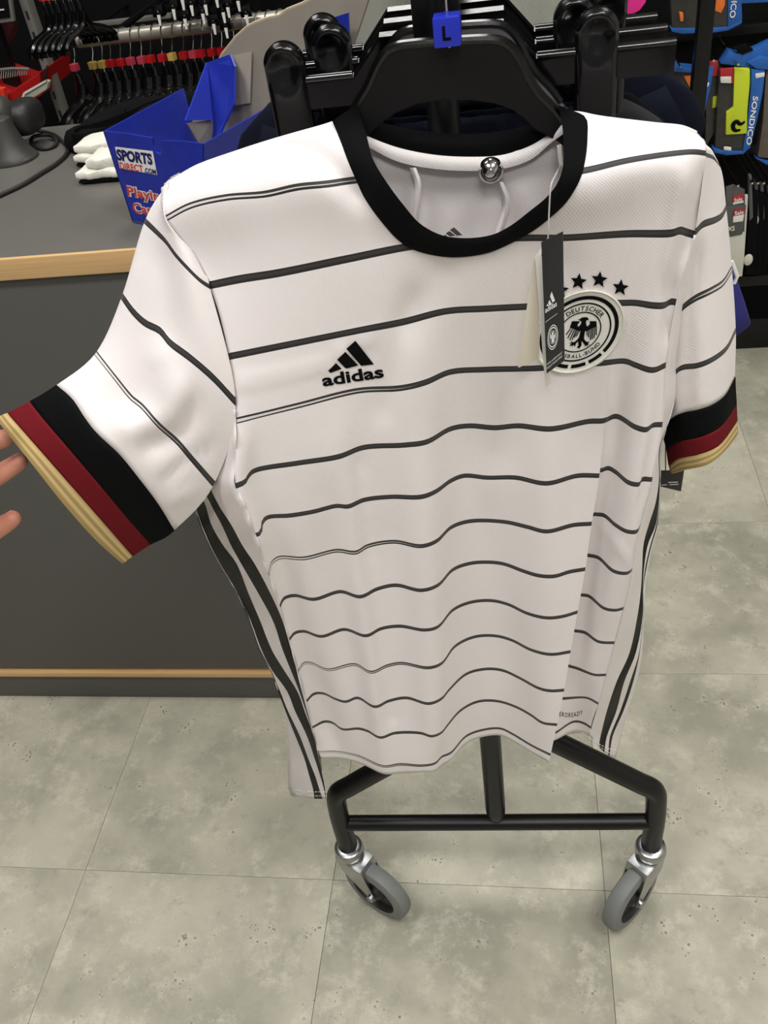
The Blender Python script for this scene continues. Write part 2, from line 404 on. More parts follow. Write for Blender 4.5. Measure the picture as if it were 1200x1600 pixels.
# ================================================================== GARMENT RACK
RX, RY, RZ = -.058, .76, 1.43
rk = thing('garment_rack', 'black tubular rolling garment rack standing under the white jersey', 'rack', (RX, 1.1, 0))
def end_frame(Y, first):
    Y0 = Y
    p0 = atY(525, 1297, Y); xl, xr = -.302, .180
    zb = .225; zt = .148
    for sx, xx in ((-1, xl), (1, xr)):
        Y = Y0 + .038 * (xx - RX); apex = np.array([RX + sx * .01, Y0, .50]); bend = np.array([xx, Y, .305])
        pts = [apex, apex + (bend - apex) * .55, apex + (bend - apex) * .88, bend + np.array([-sx * .006, 0, .004]) , bend + np.array([0, 0, -.035]), np.array([xx, Y, zt])]
        MB().tube(catmull(pts, 6), .0155, 14).build('leg', M_matte, rk)
        caster(xx, Y, zt, sx)
    Y = Y0
    MB().tube([(xl + .004, Y + .038 * (xl - RX), zb), (xr - .004, Y + .038 * (xr - RX), zb)], .0125, 14).build('crossbar', M_matte, rk)
    st = [(RX, Y, zb + .012), (RX, Y, zb + .016), (RX, Y, zb + .024), (RX, Y, zb + .04), (RX, Y, RZ)]
    MB().tube(st, [.006, .0115, .0140, .0152, .0132], 18).build('post', M_matte, rk)
def caster(x, Y, zt, sx):
    fork = MB().lathe([(-.012, .0), (-.012, .020), (-.004, .0235), (.004, .0245), (.012, .0225), (.014, .017), (.0145, 0)], (x, Y, zt - .004), (0, 0, 1), 26)
    ang = math.radians(-30 if sx < 0 else -131)  # trailing direction of the swivelled wheel
    d = Vector((math.cos(ang), math.sin(ang), 0)); nrm = Vector((-d.y, d.x, 0)); R = .062
    c = Vector((x, Y, R)) + d * .046
    for s in (-1, 1):
        o = nrm * (s * .0165)
        out = [Vector((x, Y, zt - .016)) - d * .018 + o, Vector((x, Y, zt - .016)) + d * .034 + o, Vector((x, Y, zt - .035)) + d * .040 + o, c + d * .009 + o + Vector((0, 0, -.002)), c + o - Vector((0, 0, .011)), c - d * .009 + o + Vector((0, 0, -.002)), Vector((x, Y, zt - .05)) - d * .010 + o]
        fork.prism(out, nrm * (s * .0025))
        fork.lathe([(0, .007), (.004, .007), (.005, .004), (.005, 0)], c + nrm * (s * .019), nrm * s, 12)
    top = [Vector((x, Y, zt - .016)) - d * .018 - nrm * .018, Vector((x, Y, zt - .016)) + d * .036 - nrm * .018, Vector((x, Y, zt - .016)) + d * .036 + nrm * .018, Vector((x, Y, zt - .016)) - d * .018 + nrm * .018]
    fork.prism(top, (0, 0, .003)); fork.prism([top[1], top[2], top[2] + d * .003 - Vector((0, 0, .018)), top[1] + d * .003 - Vector((0, 0, .018))], -d * .0025)
    k = fork.build('caster', M_zinc, rk, bevel=.0006)
    MB().lathe([(-.0135, .042), (-.0135, .054), (-.011, .060), (-.005, R), (.005, R), (.011, .060), (.0135, .054), (.0135, .042)], c, nrm, 40).build('tyre', M_rubber, k)
    h = MB().lathe([(-.0135, .042), (-.010, .040), (-.004, .038), (-.004, .018), (-.013, .012), (-.013, 0)], c, nrm, 30)
    h.lathe([(.0135, .042), (.010, .040), (.004, .038), (.004, .018), (.013, .012), (.013, 0)], c, nrm, 30)
    h.build('wheel_hub', M_scan2, k)
end_frame(RY, True); end_frame(1.55, False)
MB().box((RX - .0175, RY - .012, 1.338), (RX + .0175, RY + .03, 1.405)).build('rail_connector', M_matte, rk, bevel=.002)
MB().tube([(RX, .655, RZ), (RX, 1.60, RZ)], .0155, 16).build('hanging_rail', M_matte, rk)
MB().lathe([(0, .0165), (.008, .0165), (.010, .013), (.010, 0)], (RX, .655, RZ), (0, -1, 0), 18).build('end_cap', M_plastic, rk)

# ================================================================== JERSEY
JY = .66
SL = {-1: [(252,294),(270,282),(300,263),(350,243),(400,226),(450,211),(500,197),(522,190),(560,182),(640,178),(740,176),(840,175),(905,176),(930,181),(980,189),(1030,196),(1070,201),(1092,211)],
0: [(259,341),(297,321),(354,308),(414,303),(465,292),(516,287),(554,281),(640,274),(740,272),(850,274),(912,267),(980,251),(1050,240),(1085,237),(1103,239)],
1: [(327,446),(376,436),(433,427),(540,405),(633,386),(700,377),(760,373),(827,371),(882,371),(980,365),(1050,364),(1062,360),(1072,363),(1085,367)],
2: [(358,557),(467,535),(567,515),(633,502),(697,486),(760,482),(818,479),(890,476),(940,473),(967,473),(993,473),(1020,477),(1037,477),(1048,471),(1057,472)],
3: [(370,657),(467,633),(560,610),(627,606),(665,597),(703,581),(760,577),(840,575),(900,570),(940,567),(977,564),(993,570),(1020,578),(1040,570)],
4: [(368,759),(382,753),(390,740),(400,734),(467,723),(530,713),(567,699),(633,695),(667,690),(703,670),(733,665),(773,668),(810,665),(860,670),(920,658),(943,657),(963,650),(993,667),(1010,671),(1020,664),(1035,663)],
5: [(400,836),(407,832),(410,815),(418,808),(454,805),(490,799),(526,790),(544,791),(568,781),(610,776),(658,776),(680,768),(704,751),(725,743),(761,746),(806,746),(854,755),(902,743),(936,743)],
6: [(420,898),(423,881),(436,871),(475,872),(526,860),(556,863),(574,853),(616,846),(658,853),(682,845),(704,824),(734,814),(788,815),(824,823),(854,830),(896,820),(924,818)],
7: [(437,947),(443,935),(460,930),(490,936),(532,924),(563,932),(589,920),(619,914),(658,922),(684,914),(707,890),(734,880),(764,878),(788,881),(818,892),(842,899),(866,900),(890,893),(914,889)],
8: [(451,1000),(460,989),(475,986),(502,994),(538,983),(572,993),(595,982),(625,978),(664,984),(684,979),(707,953),(734,941),(767,938),(794,944),(824,958),(854,965),(878,963),(902,956)],
9: [(465,1049),(475,1036),(487,1036),(512,1046),(555,1038),(580,1050),(605,1040),(627,1036),(670,1043),(690,1036),(710,1010),(740,995),(773,993),(800,1000),(830,1015),(860,1022),(891,1018)],
10: [(478,1096),(490,1084),(505,1083),(525,1092),(540,1096),(559,1090),(586,1104),(607,1095),(635,1090),(670,1099),(690,1091),(701,1078),(728,1053),(758,1045),(785,1047),(812,1059),(842,1075),(860,1079),(881,1078)],
11: [(488,1136),(507,1127),(520,1129),(535,1139),(560,1138),(575,1142),(594,1152),(617,1145),(657,1145),(675,1150),(690,1144),(698,1134),(719,1110),(746,1096),(776,1095),(806,1104),(830,1117),(848,1129),(870,1132)],
12: [(496,1175),(530,1175),(560,1181),(599,1197),(625,1194),(660,1196),(680,1192),(690,1182),(704,1176),(728,1150),(755,1140),(782,1138),(800,1146),(830,1164),(860,1179)],
12.3: [(500,1185),(532,1185),(566,1194),(600,1209),(627,1208),(660,1206),(680,1205),(690,1196),(704,1187),(728,1162),(755,1151),(782,1149),(800,1157),(830,1175),(858,1191)]}
SR = {5: [(941,734),(950,731),(962,737),(983,754),(999,756),(1002,749),(1019,749)],
6: [(930,803),(944,805),(962,820),(980,830),(995,830),(1000,820)],
7: [(918,867),(935,871),(959,892),(980,895),(987,890)],
8: [(907,929),(920,931),(944,950),(962,953),(974,950)],
9: [(897,985),(914,988),(935,1002),(960,1004)],
10: [(888,1040),(902,1044),(929,1054),(947,1054)],
11: [(879,1091),(917,1090),(935,1099)],
12: [(869,1144),(896,1127),(911,1129),(923,1136)],
12.3: [(868,1156),(896,1143),(913,1145),(927,1154)]}
SPLIT = {-1: 990, 0: 990, 1: 985, 2: 966, 3: 955, 4: 946}
NMC, NRC = 110, 26
KEYS = sorted(SL)
CREASE = [([(375,598),(440,583),(510,566),(548,540),(590,518)], 7, -.0030),
          ([(455,236),(510,256),(556,300)], 20, .009), ([(300,400),(420,350),(560,330)], 60, .005),
          ([(900,240),(960,226),(1040,222)], 22, .007), ([(930,300),(1010,262),(1080,262)], 40, -.004),
          ([(1100,265),(1090,330),(1050,440),(1044,520)], 12, .006), ([(1068,280),(1060,330),(1052,420)], 16, -.005),
          ([(640,470),(620,560),(600,640)], 20, .003), ([(690,420),(640,500)], 30, .004),
          ([(560,720),(575,860),(590,980),(610,1120)], 12, .003), ([(430,980),(470,1060),(520,1150)], 20, .002),
          ([(940,820),(985,880)], 6, -.003), ([(870,420),(820,560),(780,700)], 40, .004)]
def crease(px, py):
    t = np.zeros_like(px)
    for P, w, a in CREASE:
        C = catmull(P, 8); d = np.min(np.hypot(px[:, None] - C[None, :, 0], py[:, None] - C[None, :, 1]), 1); t += a * np.exp(-(d / w) ** 2)
    return t
def zsolve(P, k):
    z = 1.264 - .0592 * k
    return np.array([atZ(x, y, z)[1] for x, y in P])
rows = {}
for k in KEYS:
    L = resample(SL[k], 500, xw=1, yw=.5)
    if k < 5:
        sp = SPLIT[k]; i = int(np.argmax(L[:, 0] > sp)); mainP, rightP = L[:i + 1], L[i:]
    else: mainP, rightP = L, resample(SR[k], 120)
    mainP = resample(mainP, NMC, False, 1, .5); rightP = resample(rightP, NRC, False)
    s = np.r_[np.linspace(0, .8, NMC), np.linspace(.8, 1, NRC)]
    base = .655 + .018 * (2 * s - 1) ** 2
    if k == -1: Y = np.full(len(s), .703)
    elif k <= 12:
        wk = {0: 0, 1: .3, 2: .6, 3: .8}.get(k, 1.0)
        ys = np.r_[gauss(zsolve(mainP, k), 1.6), gauss(zsolve(rightP, k), .8)] if k >= 1 else base
        Y = base + wk * (np.clip(ys, .60, .715) - base)
    else:
        Y = Yprev + .001
    Yprev = Y
    rows[k] = (mainP, rightP, Y)
# light smoothing of depth between rows
for k0 in range(2, 12):
    a, b, c = rows[k0 - 1][2], rows[k0][2], rows[k0 + 1][2]
    rows[k0] = (rows[k0][0], rows[k0][1], .15 * a + .7 * b + .15 * c)
R3 = []
for k in KEYS:
    m_, r_2, Y = rows[k]
    M3 = np.c_[m_, Y[:NMC]]; Q3 = np.c_[r_2, Y[NMC:]]
    if k >= 5:
        f1 = np.array([m_[-1, 0] - 2, m_[-1, 1], Y[NMC - 1] + .006]); f2 = np.array([m_[-1, 0] - 14, r_2[0, 1] + 3, Y[NMC] + .002])
    else:
        P_ = M3[-1].copy(); a_ = M3[-2].copy(); b_ = Q3[1].copy()
        M3[-1] = P_ + (a_ - P_) * .6; f1 = P_ + (a_ - P_) * .2; f2 = P_ + (b_ - P_) * .2; Q3[0] = P_ + (b_ - P_) * .6
    R3.append(np.vstack([M3, f1[None], f2[None], Q3]))
KS = list(np.arange(-1, 12.001, 1 / 7)) + [12.1, 12.2, 12.3]
GP = rows_interp(KEYS, R3, KS)
LEFT_EDGE = np.array([g[0] for g in GP]); RIGHT_EDGE = np.array([g[-1] for g in GP])
G3 = []
for k, g in zip(KS, GP):
    g = g.copy()
    if -0.99 < k < 12: g[:, 2] += crease(g[:, 0], g[:, 1])
    G3.append([atY(x, y, Y) for x, y, Y in g])
NC = len(G3[0])
jmb = MB().grid(G3)
BV_FULL = BVHTree.FromPolygons([Vector(p) for p in jmb.v], jmb.f)
# neckline
OUT = [(519,189),(531,218),(544,253),(557,283),(568,307),(593,343),(623,376),(645,390),(700,402),(760,396),(797,381),(833,361),(859,341),(886,315),(907,279),(914,253),(918,215),(916,184),(904,176)]
INN = [(557,163),(573,213),(582,247),(605,286),(632,322),(656,349),(689,367),(725,372),(768,367),(797,353),(826,331),(855,307),(872,284),(880,257),(880,222),(879,200),(872,164)]
def inpoly(x, y, P):
    c = False; j = len(P) - 1
    for i in range(len(P)):
        if (P[i][1] > y) != (P[j][1] > y) and x < (P[j][0] - P[i][0]) * (y - P[i][1]) / (P[j][1] - P[i][1]) + P[i][0]: c = not c
        j = i
    return c
MID = [tuple((np.array(a) + np.array(b)) / 2) for a, b in zip(resample(OUT, 60), resample(INN, 60))]
MIDP = MID + [(860,120),(560,120)]
flatP = [p for g in GP for p in g]
jmb.f = [f for f in jmb.f if not inpoly(np.mean([flatP[i][0] for i in f]), np.mean([flatP[i][1] for i in f]), MIDP)]
uvF = [(j / NC, k) for k in KS for j in range(NC)]
jr = thing('football_jersey', 'white short sleeved football jersey with dark hoops hanging on the front of the rack', 'jersey', (-.09, .67, 1.30))
front = jmb.build('front_panel', M_front, jr, uv=uvF, angle=55, solid=.0008)
BV = BVHTree.FromPolygons([Vector(p) for p in jmb.v], jmb.f)

# ---- left side panel (columns: seam, stripe edges, outline)
LP = [(640, [368,360,360,359,359,358,358,358]), (690, [369,350,347,344,342,341,340,339]), (725, [368,340,333,327,322,320,318,316]), (757, [366,329,318,310,301,299,297,295]), (790, [384,343,331,322,306,304,303,302]), (820, [393,362,347,331,316,314,313,312]), (853, [407,380,362,350,330,329,328,326]), (880, [415,398,377,370,344,343,343,342]),
      (925, [430,422,403,388,371,370,369,367]), (970, [443,442,427,407,392,391,390,389]), (1015, [456,455,442,425,409,407,405,404]), (1045, [464,463,454,443,424,423,422,420]),
      (1080, [474,472,468,465,449,438,435,434]), (1110, [482,480,478,476,461,450,446,444]), (1150, [491,491,490,490,480,469,462,449]), (1185, [500,500,499.5,499,492,482,476,450]),
      (1210, [504,504,504,504,500,492,483,450]), (1235, [509,509,509,509,507,500,490,451]), (1253, [510,510,510,510,509,506,492,458])]
def seamY(edge, y): return float(np.interp(y, edge[:, 1], edge[:, 2]))
LR = []
for y, xs in LP:
    Y0 = seamY(LEFT_EDGE, min(y, 1185)); w = max(xs[0] - xs[-1], 1)
    LR.append(np.array([(x, y + (0 if i < 7 else -4), Y0 - .001 + .075 * (xs[0] - x) / 75) for i, x in enumerate(xs)]))
LR = rows_interp([r[0] for r in LP], LR, np.arange(640, 1253.1, 8))
LR = [np.array(resample_row) for resample_row in LR]
def densify(row, per=4):
    out = []; us = []
    for i in range(len(row) - 1):
        for j in range(per): out.append(row[i] + (row[i+1] - row[i]) * j / per); us.append(i + j / per)
    out.append(row[-1]); us.append(len(row) - 1.0); return np.array(out), us
GL = []; 
for r in LR:
    d, usL = densify(r); y = r[0, 1]
    d[:, 2] += .004 * np.sin(np.linspace(0, 3.1, len(d)) * 2 + y * .045) * .5 + .0025 * np.sin(y * .11 + d[:, 0] * .2)
    GL.append([atY(*p) for p in d])
lm = MB().grid(GL)
side_l = lm.build('side_panel', M_side, jr, uv=[(u, i) for i in range(len(GL)) for u in usL], angle=70, solid=.0008)
# ---- right side panel
RP = [(367, [1085,1093,1093,1093.1,1093.2,1093.3]), (472, [1057,1080,1080,1080.1,1080.2,1080.3]), (570, [1040,1066,1066,1066.1,1066.2,1066.3]), (640, [1035,1050,1050,1050.1,1050.2,1050.3]), (700, [1028,1030,1031,1031.5,1032,1033]), (749, [1019,1029,1030.5,1031,1031.5,1032]), (785, [1010,1024,1029,1030,1030.5,1031]), (820, [1000,1013,1024,1025,1027,1028]), (850, [994,1005,1012,1016,1018,1020]), (885, [988,1003,1006,1008,1010,1013]), (920, [981,1001,1004,1004.5,1005,1008]),
      (960, [972,996,1004,1005,1005.5,1007]), (1020, [956,983,993,998,999,1003]), (1065, [944,963,975,984,989,995]), (1110, [932,948,963,969,974,981]), (1150, [921,938,948,953,957,970])]
RR = []
for y, xs in RP:
    Y0 = seamY(RIGHT_EDGE, y)
    RR.append(np.array([(x, y + 0, Y0 + .001 + .05 * (x - xs[0]) / 50) for x in xs]))
RR.append(np.array([(921,1150,RR[-1][0,2]),(935,1167,RR[-1][1,2]),(944,1175,RR[-1][2,2]),(950,1179,RR[-1][3,2]),(952,1181,RR[-1][4,2]),(962,1185,RR[-1][5,2])]))
RR = rows_interp([r[0] for r in RP] + [1182], RR, list(np.arange(367, 1150, 8.7)) + [1150, 1158, 1166, 1174, 1182])
GR = []
for r in RR:
    d, usR = densify(r); y = r[0, 1]
    d[:, 2] += .003 * np.sin(y * .09 + d[:, 0] * .12) * np.sin(np.linspace(0, 3.14, len(d)))
    GR.append([atY(*p) for p in d])
rm = MB().grid(GR)
side_r = rm.build('side_panel', M_side, jr, uv=[(u, i) for i in range(len(GR)) for u in usR], angle=70, solid=.0008)
def hemstitch(G, offs):
    mb = MB()
    for o in offs:
        a = [np.array(p) * (1 - o) + np.array(q) * o for p, q in zip(G[-1], G[-2 - 1])]
        for j in range(0, len(a) - 1, 2): mb.tube([a[j] + (0, -.0012, 0), a[j + 1] + (0, -.0012, 0)], .0005, 4)
    return mb
hemstitch(GL, (.35, .75)).build('hem_stitching', M_wprint, side_l)
hemstitch(GR, (.35, .75)).build('hem_stitching', M_wprint, side_r)

# ---- back panel
BYY = .722
top = [atY(x, y, Y) for x, y, Y in GP[0]]
lb = np.array([g[-1] for g in GL]); rb = np.array([g[-1] for g in GR])
def edge_x(b, z): o = np.argsort(b[:, 2]); return float(np.interp(z, b[o, 2], b[o, 0]))
BG = [top, [p + np.array([0, .007, -.0015]) for p in top]]
for z in list(np.linspace(1.262, 1.0, 16)) + list(np.linspace(.98, .505, 22)):
    xl, xr = edge_x(lb, min(z, .99)) + .003, edge_x(rb, min(z, .99)) - .003; yl, yr = edge_x(lb[:, [1, 0, 2]], min(z, .99)) + .003, edge_x(rb[:, [1, 0, 2]], min(z, .99)) + .003
    tt = np.clip((1.262 - z) / .2, 0, 1); x0 = top[0][0]; x1 = top[-1][0]
    L_, R_ = x0 + (xl - x0) * tt, x1 + (xr - x1) * tt
    fade = np.clip((1.27 - z) / .05, 0, 1)
    row = []
    for j in range(NC):
        s = (top[j][0] - x0) / (x1 - x0)
        w = .004 * math.sin(s * 17 + z * 9) * (1 - .5 * tt)
        zz = z + (top[j][2] - 1.262) * max(0, 1 - (1.262 - z) / .08) * .9
        row.append(np.array([L_ + (R_ - L_) * s, BYY + w * fade - .012 * (1 - fade) + tt * abs(2 * s - 1) ** 8 * ((yl if s < .5 else yr) - BYY), zz]))
    BG.append(row)
bmb = MB().grid(BG)
BV_BACK = BVHTree.FromPolygons([Vector(p) for p in bmb.v], bmb.f)
LOW = [(560,205),(573,212),(620,230),(680,242),(740,245),(785,242),(830,227),(860,208),(882,192)]
UPB = [(548,172),(580,186),(625,199),(680,207),(730,209),(780,205),(830,194),(865,178),(884,164)]
NB = resample(LOW, 40); NBP = [tuple(p + np.array([0, -6])) for p in NB] + [(905,150),(905,100),(540,100),(540,180)]
bp2 = [proj(p) for p in bmb.v]
bmb.f = [f for f in bmb.f if not (inpoly(np.mean([bp2[i][0] for i in f]), np.mean([bp2[i][1] for i in f]), NBP) or inpoly(np.mean([bp2[i][0] for i in f]), np.mean([bp2[i][1] for i in f]), MIDP) and np.mean([bmb.v[i][1] for i in f]) < .708)]
bmb.build('back_panel', M_white, jr, angle=60, solid=.0008)

# ---- collar
def band(A, B, n, fa, fb, bulge=.0035):
    """ribbed band between pixel curves A (outer) and B (inner); fa / fb give depth"""
    a = resample(A, n); b = resample(B, n); G = []
    if fa is None:
        def hit(p):
            h = BV_FULL.ray_cast(Vector(CO), Vector(ray(*p)))[0]; return h.y if h is not None else .703
        ha = gauss(np.array([hit(p) for p in a]), 1.2) - .0022; hb = gauss(np.array([hit(p) for p in b]), 1.2) - .0025
        tt_ = np.linspace(0, 1, n); fa = lambda t: float(np.interp(t, tt_, ha)); fb = lambda t: float(np.interp(t, tt_, hb))
    for i in range(n):
        t = i / (n - 1); r = []
        for j, s in enumerate(np.linspace(0, 1, 7)):
            p = a[i] * (1 - s) + b[i] * s; Y = fa(t) * (1 - s) + fb(t) * s - bulge * math.sin(math.pi * min(1, max(0, s)))
            r.append(atY(p[0], p[1], Y))
        for s, dy in ((1, .004), (.5, .0045), (0, .003)):
            p = a[i] * (1 - s) + b[i] * s; Y = fa(t) * (1 - s) + fb(t) * s + dy; r.append(atY(p[0], p[1], Y))
        G.append(r)
    mb = MB().grid(G, closed=True)
    return mb, [(i * .5, j / 10) for i in range(n) for j in range(10)]
def prof(t): return .652 + .052 * abs(2 * t - 1) ** 3.0
cm, cuv = band(OUT, INN, 70, None, None, .003)
collar = cm.build('collar', M_rib, jr, uv=cuv, angle=60)
cm2, cuv2 = band(LOW, UPB, 40, lambda t: .7165 - .012 * abs(2 * t - 1) ** 3, lambda t: .7215 - .014 * abs(2 * t - 1) ** 3)
cm2.build('collar_back', M_rib, jr, uv=cuv2, angle=60)
TP = [(x, y + (22 if 590 < x < 850 else 16)) for x, y in LOW]
tm, _ = band(TP, LOW, 40, lambda t: .7125 - .012 * abs(2 * t - 1) ** 3, lambda t: .7145 - .012 * abs(2 * t - 1) ** 3, .0012)
tm.build('neck_tape', M_white, jr, angle=60)
for P, w in (([(645,262),(653,285),(652,315),(646,350)], 10), ([(780,284),(790,310),(788,335),(778,368)], 12)):
    sm = MB(); C = resample(P, 16); g = []
    for i, p in enumerate(C):
        g.append([atY(p[0] + dx, p[1], .7095 - dz) for dx, dz in ((-w/2, 0), (-w/4, .002), (0, .0028), (w/4, .002), (w/2, 0), (w/2, -.003), (-w/2, -.003))])
    sm.grid(g, closed=True); sm.build('inner_seam_tape', M_white, jr)
# printed mark inside the neck
def adidas_bars(): return [[(247,518),(338,430),(405,497),(270,546)], [(350,390),(447,298),(598,457),(470,492),(446,488)], [(458,262),(565,168),(782,445),(632,462)]]
sh = []
for P in adidas_bars(): sh.append(ngon([(690 + (x - 247) / 540 * 33, 372 - (546 - y) / 380 * 17) for x, y in P]))
decal('neck_print', sh, BV_BACK, .012, M_grprint, jr)
lb_ = MB().prism([atY(x, y, .690) for x, y in [(870,228),(877,226),(880,262),(875,266)]], (0, .0012, 0)); lb_.build('care_label', M_wcard, jr)

# ---- sleeves
SCREASE = [([(255,560),(272,615),(262,650),(205,668)], 26, -.007), ([(300,640),(285,672),(240,694)], 18, .006), ([(258,410),(268,500),(262,570)], 26, .005), ([(215,430),(190,520),(170,580)], 30, -.003),
           ([(330,700),(290,720),(262,745)], 9, .0035), ([(300,770),(270,780)], 8, -.003), ([(1088,400),(1078,520),(1072,640)], 12, .004), ([(1110,360),(1102,500),(1096,620)], 18, -.003)]
def screase(px, py):
    t = np.zeros_like(px)
    for P, w, a in SCREASE:
        C = catmull(P, 8); d = np.min(np.hypot(px[:, None] - C[None, :, 0], py[:, None] - C[None, :, 1]), 1); t += a * np.exp(-(d / w) ** 2)
    return t
def bodyY(x, y):
    for dx in (2, 5, 9, -3, 14):
        h = BV_FULL.ray_cast(Vector(CO), Vector(ray(x + dx, y)))[0]
        if h is not None: return h.y
    return .70
def sleeve(stations, Ys, thick, smat, name, per=7, nw=34):
    """stations: pixel polylines from the top silhouette to the underside; the last four bound the cuff bands"""
    A = []
    for st, ys in zip(stations, Ys):
        c = resample(st, nw); w = np.linspace(0, 1, nw)
        if ys is None: A.append(np.c_[c, gauss(np.array([bodyY(*p) for p in c]), 1.5) - .0012]); continue
        yt, ym, yb = ys; Y = yt * (1 - w) * (1 - 2*w) + ym * 4 * w * (1 - w) + yb * w * (2*w - 1)
        A.append(np.c_[c, Y])
    ns = len(A); ks = np.arange(0, ns - 1 + 1e-6, 1 / per)
    R = rows_interp(range(ns), A, ks)
    for r_, k_ in zip(R, ks): r_[:, 2] += screase(r_[:, 0], r_[:, 1]) * min(1, k_ / .8)
    def full(Rs, kk):
        G = []
        for r, k in zip(Rs, kk):
            w = np.linspace(0, 1, nw); e = min(1, k / 1.5)
            bk = [(p[0], p[1], p[2] + (thick * e + .004) * math.sin(math.pi * ww) ** .7) for p, ww in zip(r, w)]
            G.append([atY(*p) for p in r] + [atY(*p) for p in bk[-2:0:-1]])
        return G
    nf = ns - 4
    i0 = nf * per
    SG = full(R[:i0 + 1], ks[:i0 + 1]); sl = MB().grid(SG, closed=True).build(name, smat, jr, angle=65, solid=.0007, uv=[(q / len(SG[0]), float(kk)) for kk in ks[:i0 + 1] for q in range(len(SG[0]))])
    for j, (nm, mm) in enumerate((('black_band', M_cblack), ('red_band', M_cred), ('gold_band', M_cgold))):
        a = (nf + j) * per; G = full(R[a:a + per + 1], ks[a:a + per + 1]); nn = len(G[0])
        MB().grid(G, closed=True).build(nm, mm, sl, angle=65, solid=.0016, uv=[(q / nn * .05, i / per * 1.0) for i in range(per + 1) for q in range(nn)])
    bv = MB().grid([[atY(*p) for p in r] for r in R]); return sl, BVHTree.FromPolygons([Vector(p) for p in bv.v], bv.f)
ey = lambda y: seamY(LEFT_EDGE, y)
T0 = [(227,345),(243,360),(259,376),(275,398),(291,416),(312,437),(327,447)]
T1 = [(191,463),(208,487),(227,505),(250,517),(265,535),(297,559),(333,590),(368,628)]
T2 = [(150,552),(180,590),(207,623),(220,633),(247,663),(277,690),(300,717),(334,756)]
slL, bvL = sleeve([[(264,284),(256,318),(260,343),(280,370),(300,392),(318,425),(327,446)], T0, T1, T2,
    [(89,602),(113,623),(133,653),(150,675),(187,710),(217,747),(247,787),(272,828)],
    [(47,628),(67,653),(110,703),(150,750),(200,810),(235,850)],
    [(12,646),(60,700),(133,783),(207,868)],
    [(-6,653),(12,677),(47,720),(100,787),(150,843),(191,880)]],
    [None, (.700, .664, ey(447) - .001), (.682, .640, ey(628) - .002), (.66, .622, .628), (.64, .603, .62), (.632, .602, .618), (.626, .600, .615), (.624, .599, .614)], .06, jersey_front_mat('striped_left_sleeve', .5, 3.5, .046), 'sleeve')
er = lambda y: seamY(RIGHT_EDGE, y)
U1 = [(1134,324),(1127,337),(1117,343.5),(1097,351),(1086,363)]
U2 = [(1143,420),(1129,442),(1112,453),(1086,466),(1068,479),(1060,490)]
U3 = [(1149,516),(1134,545),(1112,562),(1090,571),(1064,575),(1045,594)]
slR, bvR = sleeve([[(1090,210),(1097,222),(1103,239)], [(1124,259),(1114,246),(1103,241)], U1, U2, U3,
    [(1148,589),(1132,618),(1111,633),(1090,640),(1059,648),(1036,665)],
    [(1150,632),(1127,665),(1098,681),(1059,691),(1042,702)],
    [(1151,658),(1122,696),(1090,710),(1059,717),(1046,728)],
    [(1152,678),(1132,704),(1106,725),(1069,734),(1050,740)]],
    [(.705, .698, .682), (.712, .695, er(241)), (.722, .690, er(367) + .002), (.730, .686, .688), (.735, .684, .702), (.735, .682, .718), (.735, .680, .722), (.735, .680, .724), (.735, .680, .726)], .05, jersey_front_mat('striped_right_sleeve', .5, 4.5, .055), 'sleeve')

# ---- embroidery
def logo_px(x, y): return (480 + x / 7.5, 510 + y / 7.5)
shapes = [ngon([logo_px(*p) for p in P]) for P in adidas_bars()]
decal('brand_mark', shapes, BV, .0012, M_print, jr)
v, f, w = text2d('adidas', .03, 1.0)
b0 = np.array(logo_px(185, 700)); bx = (np.array(logo_px(903, 592)) - b0) / w; by = np.array([-25, -138]) / 7.5 / .73 
decal('brand_lettering', [([tuple(b0 + bx * p[0] + by * p[1]) for p in v], f)], BV, .0012, M_print, jr)
BC = np.array([905., 519.]); BA = np.array([71., -7.]); BB = np.array([11.8, -65.6])
def bd(a, b): return tuple(BC + BA * a + BB * b)
def ring(r0, r1, a0=0, a1=360, n=72):
    V = []; F = []
    for i in range(n + 1):
        t = math.radians(a0 + (a1 - a0) * i / n); V += [bd(r0 * math.cos(t), r0 * math.sin(t)), bd(r1 * math.cos(t), r1 * math.sin(t))]
        if i: F.append((2*i-2, 2*i-1, 2*i+1, 2*i))
    return V, F
badge = decal('crest', [ring(i / 14 * .99, (i + 1) / 14 * .99) for i in range(14)], BV, .0012, M_wcard, jr)
rm_ = MB(); G = []
for i in range(72):
    t = 2 * math.pi * i / 72; r = []
    for rr, h in ((.93, .0012), (.945, .0026), (.965, .0032), (.985, .0026), (1.0, .0008)):
        x, y = bd(rr * math.cos(t), rr * math.sin(t)); q = ray(x, y); hh = BV.ray_cast(Vector(CO), Vector(q))[0]; r.append(np.array(hh) - q * h)
    G.append(r)
G.append(G[0]); rm_.grid(G).build('crest_border', M_whitecloth, badge)
ink = [ring(.775, .86, -40, 222), ring(.775, .86, -66, -45), ring(.775, .86, -93, -71), ring(.775, .86, -116, -98), ring(.775, .86, -133, -121), ring(.665, .70), ring(.455, .482)]
